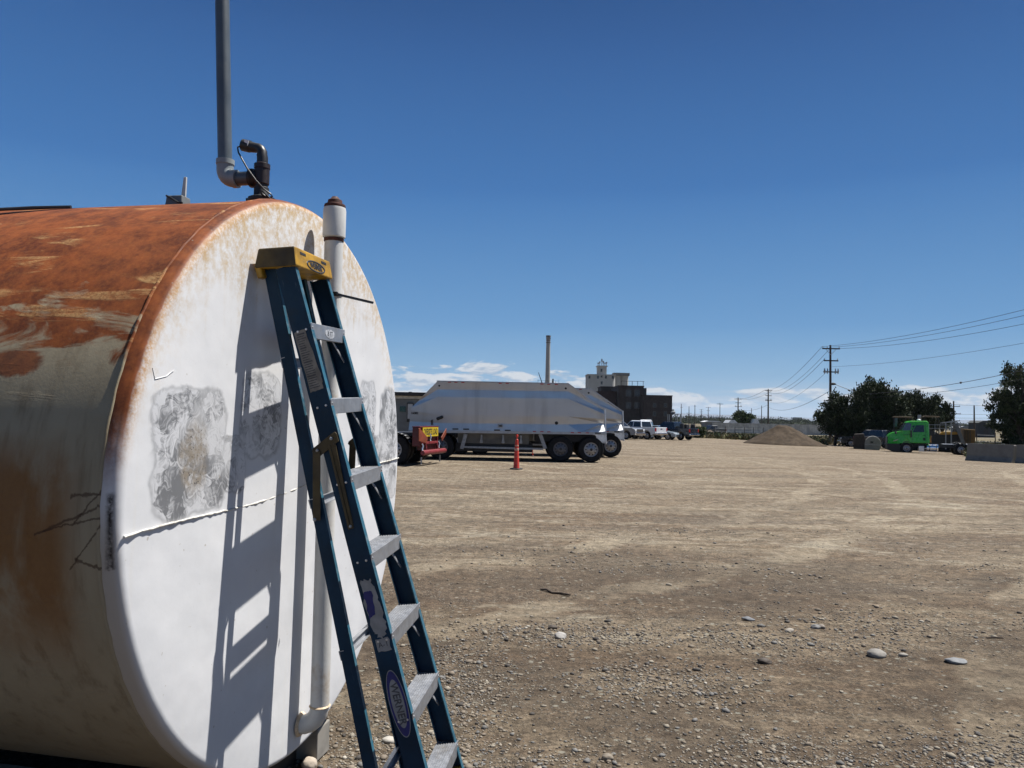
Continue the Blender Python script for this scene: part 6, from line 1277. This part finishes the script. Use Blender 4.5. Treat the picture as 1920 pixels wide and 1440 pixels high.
# pale road beyond the right-hand fence
Yr = 118.0; rx0, rx1 = X_at(1690, Yr), X_at(2100, Yr); ro = MB().add([(rx0, Yr - 5, gzf(rx0, Yr - 5) + 0.03), (rx1, Yr - 5, gzf(rx1, Yr - 5) + 0.03), (rx1, Yr + 16, gzf(rx1, Yr + 16) + 0.03), (rx0, Yr + 16, gzf(rx0, Yr + 16) + 0.03)], [(0, 1, 2, 3)]).build('road', pmat('pale_worn_road', (0.20, 0.195, 0.18), 0.9, var=0.1, scale=0.3)); tag(ro, 'pale worn road beyond the right-hand fence', 'road', kind='structure')
def shed(label, px0, px1, pyt, pyb, Y, wallm, roofm, roofh=0.8, name='shed', cat='building'):
    x0, x1 = X_at(px0, Y), X_at(px1, Y); g = gzf(x0, Y); t = thing(name, label, cat, (x0, Y, g - 0.3), 0, 'small far buildings'); h = at((px0 + px1) / 2, pyt, Y).z - t.location.z; w = x1 - x0; d = max(5.0, w * 0.7)
    MB().bb((0, 0, 0), (w, d, h - roofh)).build('wall', wallm, t)
    MB().prism([(-0.4, h - roofh), (w + 0.4, h - roofh), (w * 0.72, h), (w * 0.2, h)], XZ, -0.4, d + 0.4).build('roof', roofm, t)
    MB().bb((w * 0.3, -0.05, 0.4), (w * 0.55, -0.004, max(1.4, (h - roofh) * 0.7))).build('door', M_black, t)
M_wr = pmat('white_sheet_roof', (0.60, 0.61, 0.62), 0.6); M_gw = pmat('grey_shed_wall', (0.16, 0.165, 0.17), 0.8)
shed('small white-roofed shed left of the round tree', 1367, 1381, 787.5, 792, 226, M_wr, M_wr, 1.0)
shed('white tent-shaped shed right of the round tree', 1412, 1423, 785.5, 793, 226, M_wr, M_wr, 2.0)
shed('long low pale building at the left end of the far fence', 1322, 1352, 789, 793, 260, M_gw, M_wr, 0.4)
shed('dark flat building in the far gap, left of the right-hand pine', 1836, 1866, 789, 806, 210, pmat('dark_far_wall', (0.025, 0.03, 0.035), 0.8), pmat('dark_far_roof', (0.05, 0.055, 0.055), 0.8), 0.6)
shed('grey low sheds at the far right horizon, left of the dark flat building', 1800, 1834, 799, 806, 240, M_gw, M_gw, 0.6)
def far_block():
    Y = 1500.0; x0, x1 = X_at(1490, Y), X_at(1504, Y); g = zb(x0, Y); t = thing('office_block', 'pale square block far off on the horizon, left of the tallest pole', 'building', (x0, Y, g)); h = at(1497, 782.5, Y).z - g; w = x1 - x0
    MB().bb((0, 0, 0), (w, 12, h)).build('wall', pmat('far_pale_wall', (0.18, 0.20, 0.22), 0.8), t)
    for i in range(4): MB().bb((0.5, -0.1, 3 + i * 2.6), (w - 0.5, -0.01, 4.3 + i * 2.6)).build('window', M_glass, t)
far_block()

# ================================================================== GREEN TRUCK
def green_truck():
    Y = 67.0; base = Vector((X_at(1700, Y), Y, 0)); base.z = at(1700, 851.3, Y).z; K = Y / _f / 6.0
    t = thing('semi_truck', 'bright green day-cab truck tractor facing left at the right side of the yard', 'truck', base, R_(-21)); W = 2.35
    T = lambda x7, y7: ((x7 - 600) * K * 0.92, (668 - (y7 - (x7 - 600) * 0.017)) * K)      # undo the picture's slant
    M_g = carpaint('lime_green_paint', (0.040, 0.36, 0.018), 0.3); M_dk = M_black
    def pr(name, pts, y0, y1, mat, par=None, bev=0.0, top=None):
        return MB().prism([T(*p) for p in pts], XZ, y0, y1).build(name, mat, par or t, bevel=bev)
    # cab: lofted, narrower at the roof
    cabp = [(548, 405), (602, 312), (640, 296), (825, 296), (842, 318), (848, 545), (640, 545), (560, 440)]
    mb = MB(); P = [T(*p) for p in cabp]; ins = [0.06, 0.16, 0.22, 0.22, 0.16, 0.0, 0.0, 0.0]
    loft(mb, [[Vector((a, i, b)) for (a, b), i in zip(P, ins)], [Vector((a, W - i, b)) for (a, b), i in zip(P, ins)]]); mb.build('cab', M_g, t, bevel=0.05, seg=3)
    hood = [(398, 470), (425, 440), (470, 424), (560, 410), (640, 425), (640, 545), (650, 548), (545, 548), (515, 552), (395, 552)]
    mb = MB(); P = [T(*p) for p in hood]; ins = [0.42, 0.38, 0.30, 0.16, 0.05, 0.03, 0.03, 0.06, 0.08, 0.16]
    loft(mb, [[Vector((a, i, b)) for (a, b), i in zip(P, ins)], [Vector((a, W - i, b)) for (a, b), i in zip(P, ins)]]); hd = mb.build('hood', M_g, t, bevel=0.06, seg=3)
    ho = MB(); ho.prism([T(*p) for p in ((450, 522), (478, 510), (512, 503), (500, 512), (474, 524), (452, 528))], XZ, 0.015, 0.09); ho.build('headlight', pmat('clear_lamp', (0.42, 0.36, 0.30), 0.2), t, bevel=0.01)
    pr('bumper', [(383, 556), (398, 553), (520, 555), (545, 580), (540, 640), (470, 650), (420, 632), (385, 622)], 0.08, W - 0.08, M_dk, None, 0.04)
    ar = [(600 + 74 * math.cos(R_(a)), 605 - 74 * math.sin(R_(a))) for a in range(170, -1, -17)]
    mb = MB(); Q = [T(*p) for p in ar]
    for p, q in zip(Q, Q[1:]): mb.add([(p[0], -0.02, p[1]), (q[0], -0.02, q[1]), (q[0], 0.35, q[1]), (p[0], 0.35, p[1])], [(0, 1, 2, 3)])
    o = mb.build('wheel_arch', M_dk, t); md = o.modifiers.new('thick', 'SOLIDIFY'); md.thickness = 0.05
    def pane(name, pts, y, mat=M_glass):
        A = [T(*p) for p in pts]; mb = MB().prism(A, XZ, y, y + 0.012); return mb.build(name, mat, t)
    # side glass lies on the slightly leaning cab side
    sd = lambda y7: max(0.0, (545 - y7) / (545 - 296) * 0.20)
    def leanpane(name, pts, mat, lift=0.02):
        A = [Vector((T(*p)[0], sd(p[1]) - lift, T(*p)[1])) for p in pts]; n = Vector((0, 0.012, 0)); k = len(A)
        mb = MB().add(A + [a + n for a in A], [tuple(range(k)), tuple(range(2 * k - 1, k - 1, -1))] + [(i, (i + 1) % k, k + (i + 1) % k, k + i) for i in range(k)]); return mb.build(name, mat, t)
    leanpane('window', [(702, 345), (790, 342), (792, 420), (672, 424), (668, 412)], M_glass, 0.035); leanpane('window', [(664, 350), (695, 346), (664, 405), (642, 408)], M_glass, 0.035)
    leanpane('door_seam', [(655, 432), (658, 432), (662, 542), (659, 542)], M_black, 0.03); leanpane('door_seam', [(806, 335), (809, 335), (811, 540), (808, 540)], M_black, 0.03)
    leanpane('side_vent', [(778, 485), (800, 485), (800, 515), (778, 515)], M_black, 0.035)
    leanpane('fender_crease', [(560, 452), (640, 446), (640, 450), (562, 457)], M_black, 0.09)
    leanpane('door_handle', [(782, 455), (800, 455), (800, 461), (782, 461)], M_black, 0.05)
    a_, b_ = T(397, 475), T(397, 545); gr = MB().bb((a_[0] - 0.05, 0.55, b_[1]), (a_[0] + 0.02, W - 0.55, a_[1])).build('grille', M_black, t, bevel=0.02)
    for k_ in range(4): z_ = b_[1] + (k_ + 0.5) * (a_[1] - b_[1]) / 4; MB().bb((a_[0] - 0.07, 0.6, z_ - 0.02), (a_[0] - 0.045, W - 0.6, z_ + 0.02)).build('grille_bar', M_galv, gr)
    (xb, zb_), (xt, zt) = T(550, 402), T(604, 316)
    mb = MB(); A = [Vector((xb - .03, 0.14, zb_ + .03)), Vector((xb - .03, W - 0.14, zb_ + .03)), Vector((xt - .03, W - 0.24, zt + .0)), Vector((xt - .03, 0.24, zt + .0))]; n = Vector((0.012, 0, -0.008)); mb.add(A + [a + n for a in A], [(0, 1, 2, 3), (7, 6, 5, 4), (0, 4, 5, 1), (1, 5, 6, 2), (2, 6, 7, 3), (3, 7, 4, 0)]); mb.build('windscreen', pmat('sky_lit_windscreen', (0.05, 0.06, 0.075), 0.12, spec=0.8), t)
    wsd = MB(); A = [Vector((T(549, 404)[0], 0.05, T(549, 404)[1])), Vector((T(603, 315)[0], 0.14, T(603, 315)[1])), Vector((T(655, 330)[0], 0.145, T(655, 330)[1])), Vector((T(640, 402)[0], 0.055, T(640, 402)[1]))]; n = Vector((0, -0.05, 0)); wsd.add([a + n for a in A] + [a + n * 1.5 for a in A], [(0, 1, 2, 3), (7, 6, 5, 4), (0, 4, 5, 1), (1, 5, 6, 2), (2, 6, 7, 3), (3, 7, 4, 0)]); wsd.build('windscreen_side', pmat('sky_lit_windscreen', (0.07, 0.08, 0.10), 0.15, spec=0.8), t)
    MB().box((T(645, 0)[0], -0.22, T(0, 430 + 0)[1]), (0.12, 0.22, 0.62)).build('mirror', M_blackpl, t, bevel=0.04); MB().bar((T(655, 0)[0], 0.1, T(0, 415)[1]), (T(645, 0)[0], -0.2, T(0, 415)[1]), 0.05, 0.05).build('mirror_arm', M_blackpl, t)
    p = T(482, 430); MB().tube([(p[0], 0.25, p[1] - .05), (p[0], 0.15, p[1] + 0.05), (p[0] + 0.02, 0.08, p[1] - .1)], [0.03, 0.10, 0.08], 8).build('hood_mirror', M_blackpl, t, smooth=60)
    p = T(752, 290); MB().lathe([(0.16, 0), (0.16, 0.05), (0.11, 0.10), (0, 0.12)], (p[0], W / 2, p[1]), (0, 0, 1), 16).build('beacon', M_white, t, smooth=50)
    # chassis, tanks, wheels
    mb = MB(); (xa, za), (xc, zc) = T(650, 585), T(1312, 600)
    for y in (0.72, W - 0.80): mb.bb((T(640, 0)[0], y, 0.62), (T(1310, 0)[0], y + 0.09, 0.90))
    mb.bb((T(850, 0)[0], 0.72, 0.70), (T(870, 0)[0], W - 0.72, 0.88)).bb((T(1290, 0)[0], 0.72, 0.66), (T(1310, 0)[0], W - 0.72, 0.86)); mb.build('frame_rail', M_dk, t)
    MB().bb((T(1000, 0)[0], 0.70, 0.902), (T(1120, 0)[0], W - 0.7, 0.95)).build('deck_plate', M_alu, t)
    MB().bb((T(1240, 0)[0], 0.75, 0.905), (T(1312, 0)[0], W - 0.75, 0.99)).build('fifth_wheel', M_alu, t, bevel=0.02)
    tk = MB().tube([(T(815, 0)[0], 0.32, 0.60), (T(820, 0)[0], 0.32, 0.60), (T(940, 0)[0], 0.32, 0.60), (T(945, 0)[0], 0.32, 0.60)], [0.27, 0.31, 0.31, 0.27], 28).build('fuel_tank', M_chrome, t, smooth=40)
    for x in (845, 915): MB().lathe([(0.312, 0), (0.322, 0.005), (0.322, 0.055), (0.312, 0.06)], (T(x, 0)[0], 0.32, 0.60), (1, 0, 0), 28).build('tank_strap', M_black, tk, smooth=40)
    mb = MB().bb((T(730, 0)[0], 0.05, 0.30), (T(790, 0)[0], 0.55, 0.74)).build('battery_box', M_alu, t, bevel=0.03)
    for z in (0.26, 0.55): MB().bb((T(728, 0)[0], -0.05, z - .03), (T(935, 0)[0], 0.16, z)).build('step', M_alu, t)
    for y, s in ((-0.02, -1), (W + 0.02, 1)):
        wheel(t, (T(600, 0)[0], y, 0.50), 0.50, 0.30, (0, s, 0), M_rimalu); wheel(t, (T(1182, 0)[0], y, 0.50), 0.50, 0.28, (0, s, 0), M_rimalu, dual=True)
        for cx_ in (1182,):
            mb = MB(); Q = [(T(cx_, 0)[0] + 0.60 * math.cos(R_(a)), 0.50 + 0.60 * math.sin(R_(a))) for a in range(35, 151, 14)]
            for p, q in zip(Q, Q[1:]): mb.add([(p[0], y - s * 0.02, p[1]), (q[0], y - s * 0.02, q[1]), (q[0], y - s * 0.6, q[1]), (p[0], y - s * 0.6, p[1])], [(0, 1, 2, 3)])
            o = mb.build('quarter_fender', M_black, t, smooth=60); md = o.modifiers.new('thick', 'SOLIDIFY'); md.thickness = 0.02
        MB().bb((T(1262, 0)[0], min(y, y - s * 0.6), 0.12), (T(1266, 0)[0], max(y, y - s * 0.6), 0.80)).build('mudflap', M_blackpl, t)
    p = T(876, 500); MB().tube([(p[0], 0.9, p[1] - 0.30), (p[0] - .04, 0.85, p[1]), (p[0] + .02, 0.9, p[1] + .28)], 0.06, 8).build('air_hose', pmat('red_yellow_hose', (0.30, 0.10, 0.03), 0.5), t, smooth=60)
    MB().cyl((T(862, 0)[0], W - 0.3, 0.9), (T(862, 0)[0], W - 0.3, 2.2), 0.09, n=14).build('exhaust_stack', M_galv, t, smooth=40)
    return t
green_truck()

# ================================================================== MACHINES BEHIND THE TRUCK
def machines():
    Y = 76.0; K = Y / _f / 6.0
    def base(px): x = X_at(px, Y); return Vector((x, Y, gzf(x, Y)))
    def mk(t): t.rotation_euler = (0, 0, R_(-24)); return lambda x7, y7: (lambda q: ((q.x - t.location.x) * 0.91, q.z - t.location.z))(at(1600 + x7 / 6, 740 + y7 / 6, t.location.y))
    # paver with two canopies
    t = thing('asphalt_paver', 'black and yellow paving machine with two tan canopies, parked behind the green truck', 'paving machine', base(1730)); T = mk(t)
    M_can = pmat('tan_canopy', (0.13, 0.098, 0.058), 0.7)
    def P(name, pts, y0, y1, mat, bev=0.0, par=None): return MB().prism([T(*p) for p in pts], XZ, y0, y1).build(name, mat, par or t, bevel=bev)
    for a, b, y in ((452, 668, 246), (790, 968, 242)):
        P('canopy', [(a, y), (a + 20, y - 5), (b - 6, y + 2), (b, y + 14), (b - 30, y + 12), (a + 4, y + 9)], -0.2, 2.2, M_can, 0.03)
        for x in (a + 14, b - 14):
            for yy in (0.0, 2.0): c, d = T(x, y + 8), T(x, 440); MB().bar((c[0], yy, c[1]), (d[0], yy, d[1]), 0.07, 0.07, up=(0, 1, 0)).build('canopy_post', M_black, t)
    P('body', [(450, 400), (850, 380), (960, 440), (1160, 440), (1180, 560), (1140, 640), (470, 640), (440, 520)], 0.1, 2.3, M_black, 0.05)
    P('yellow_panel', [(955, 446), (990, 418), (1140, 418), (1160, 430), (1155, 446), (1010, 448)], -0.08, 0.5, M_ylw, 0.03)
    P('side_glass', [(455, 330), (470, 262), (505, 262), (498, 360), (460, 360)], 0.0, 0.05, pmat('tinted_cab_glass', (0.03, 0.06, 0.075), 0.15))
    for x in (848, 912, 965):
        c, d = T(x, 330), T(x, 445); MB().bar((c[0], -0.12, c[1]), (d[0], -0.12, d[1]), 0.045, 0.045, up=(0, 1, 0)).build('guard_post', M_galv, t)
    for y in (338, 378): c, d = T(846, y), T(1140, y + 4); MB().bar((c[0], -0.12, c[1]), (d[0], -0.12, d[1]), 0.05, 0.05).build('guard_rail', M_galv, t)
    c, d = T(752, 225), T(752, 290); MB().cyl((c[0], 1.0, c[1]), (d[0], 1.0, d[1]), 0.16, n=12).build('exhaust', M_galv, t, smooth=40)
    MB().bb((T(560, 0)[0], 0.0, 0.0), (T(1100, 0)[0], 0.45, 0.75)).build('crawler_track', M_rubber, t, bevel=0.12); MB().bb((T(560, 0)[0], 1.9, 0.0), (T(1100, 0)[0], 2.35, 0.75)).build('crawler_track', M_rubber, t, bevel=0.12)
    M_b = [M_galv, M_white]
    for i, x in enumerate((1040, 1068, 1100)): c = T(x, 392); MB().bb((c[0] - 0.07, -0.10, c[1] - 0.08), (c[0] + 0.07, -0.02, c[1] + 0.10)).build('warning_plate', M_galv, t)
    # conveyor / loading ramp
    t = thing('conveyor_ramp', 'grey steel conveyor ramp slanting down to the right behind the truck rear', 'conveyor', base(1803)); t.location.y = 73.0; T = mk(t)
    for y in (0.0, 1.6):
        c, d = T(1165, 330), T(1248, 548); MB().bar((c[0], y, c[1]), (d[0], y, d[1]), 0.30, 0.12, up=(0, 1, 0)).build('side_beam', pmat('grey_machine_steel', (0.15, 0.155, 0.155), 0.6), t)
        c, d = T(1010, 320), T(1168, 298); MB().bar((c[0], y, c[1]), (d[0], y, d[1]), 0.10, 0.10).build('top_rail', M_galv, t)
        c, d = T(1168, 298), T(1222, 370); MB().bar((c[0], y, c[1]), (d[0], y, d[1]), 0.10, 0.10).build('top_rail', M_galv, t)
    P_ = [T(*p) for p in ((1172, 335), (1240, 520))]; MB().bar((P_[0][0], 0.8, P_[0][1]), (P_[1][0], 0.8, P_[1][1]), 0.10, 1.4, up=(0, 1, 0)).build('belt', M_black, t)
    for x, y0 in ((1060, 312), (1120, 304)): c, d = T(x, y0), T(x, 620); MB().bar((c[0], 0.4, c[1]), (d[0], 0.4, d[1]), 0.09, 0.09, up=(0, 1, 0)).build('ramp_leg', M_galv, t)
    # yellow hopper box
    t = thing('hopper_box', 'dull yellow ribbed steel hopper at the right end of the machines', 'hopper', base(1815)); t.location.y = 75.0; T = mk(t)
    MB().prism([T(*p) for p in ((1245, 385), (1372, 395), (1370, 535), (1330, 560), (1250, 565))], XZ, 0, 2.2).build('hopper_body', pmat('dull_yellow_steel', (0.22, 0.115, 0.022), 0.6, var=0.2, dirt=(0.07, 0.05, 0.03)), t, bevel=0.03)
    for x in (1252, 1268, 1284, 1300, 1316): c, d = T(x, 400), T(x, 545); MB().bar((c[0], -0.04, c[1]), (d[0], -0.04, d[1]), 0.055, 0.09, up=(0, 1, 0)).build('rib', pmat('grey_brown_rib', (0.10, 0.08, 0.05), 0.7), t)
    for x in (1265, 1345): c, d = T(x, 545), T(x, 640); MB().bar((c[0], 0.3, c[1]), (d[0], 0.3, d[1]), 0.12, 0.12, up=(0, 1, 0)).build('leg', M_black, t); MB().bar((c[0], 1.9, c[1]), (d[0], 1.9, d[1]), 0.12, 0.12, up=(0, 1, 0)).build('leg', M_black, t)
    # half-round pale bin
    t = thing('half_round_bin', 'pale grey half-round steel bin with flat base, left of the green truck', 'bin', base(1637)); t.location.y = 71.0; t.location.z = gzf(t.location.x, 71.0); T = mk(t)
    arc = [(222 + 94 * math.cos(R_(a)), 560 - 92 * math.sin(R_(a))) for a in range(180, -1, -12)]
    Q = [T(*p) for p in arc + [(312, 600), (292, 628), (130, 622)]]
    b = MB().prism(Q, XZ, 0.0, 1.6).build('bin_body', pmat('dusty_pale_steel', (0.20, 0.195, 0.175), 0.8, var=0.15, scale=2, dirt=(0.11, 0.10, 0.085)), t, bevel=0.04)
    c, d = T(132, 562), T(312, 570); MB().bar((c[0], -0.03, c[1]), (d[0], -0.03, d[1]), 0.05, 0.05).build('seam_rib', M_galv, b); c = T(210, 538); MB().bb((c[0] - 0.12, -0.03, c[1] - 0.08), (c[0] + .12, -0.002, c[1] + 0.08)).build('badge', M_black, b)
    # dark rusty bucket left of it
    t = thing('loader_bucket', 'dark rusty brown loader bucket standing on the ground under the largest tree', 'bucket', base(1611)); t.location.y = 72.0; t.location.z = gzf(t.location.x, 72.0); T = mk(t)
    Q = [T(*p) for p in ((10, 445), (120, 440), (140, 520), (128, 618), (5, 618), (-5, 540))]
    MB().prism(Q, XZ, 0.0, 2.0).build('bucket_shell', pmat('dark_rusty_steel', (0.030, 0.022, 0.017), 0.8, var=0.3), t, bevel=0.05)
    c, d = T(-5, 600), T(130, 618); MB().bar((c[0], -0.04, c[1]), (d[0], -0.04, d[1]), 0.10, 0.06).build('cutting_edge', pmat('worn_edge', (0.07, 0.06, 0.05), 0.6), t)
machines()
pickup('pickup_truck', 'dark pickup nosing out between the pale bin and the green truck hood', 'pickup', P_dark, gl(1655, 78), R_(20), 'vehicles under the dark trees')
pickup('pickup_truck', 'black pickup under the largest tree, left behind the pale half-round bin', 'pickup', P_char, gl(1628, 82), R_(165), 'vehicles under the dark trees')

# ================================================================== AIR
def haze():
    o = MB().bb((-19000, -12500, -5), (19000, 19000, 330)).build('haze', [], None)
    m = bpy.data.materials.new('pale_air'); m.use_nodes = True; nt = m.node_tree; nt.nodes.remove(nt.nodes['Principled BSDF'])
    v = node(nt, 'ShaderNodeVolumePrincipled', {'Color': (0.80, 0.88, 1.0, 1), 'Density': 0.00004, 'Anisotropy': 0.1})
    nt.links.new(v.outputs[0], nt.nodes['Material Output'].inputs['Volume']); o.data.materials.append(m); tag(o, 'thin pale summer haze over the plain', 'haze', kind='stuff')
haze()
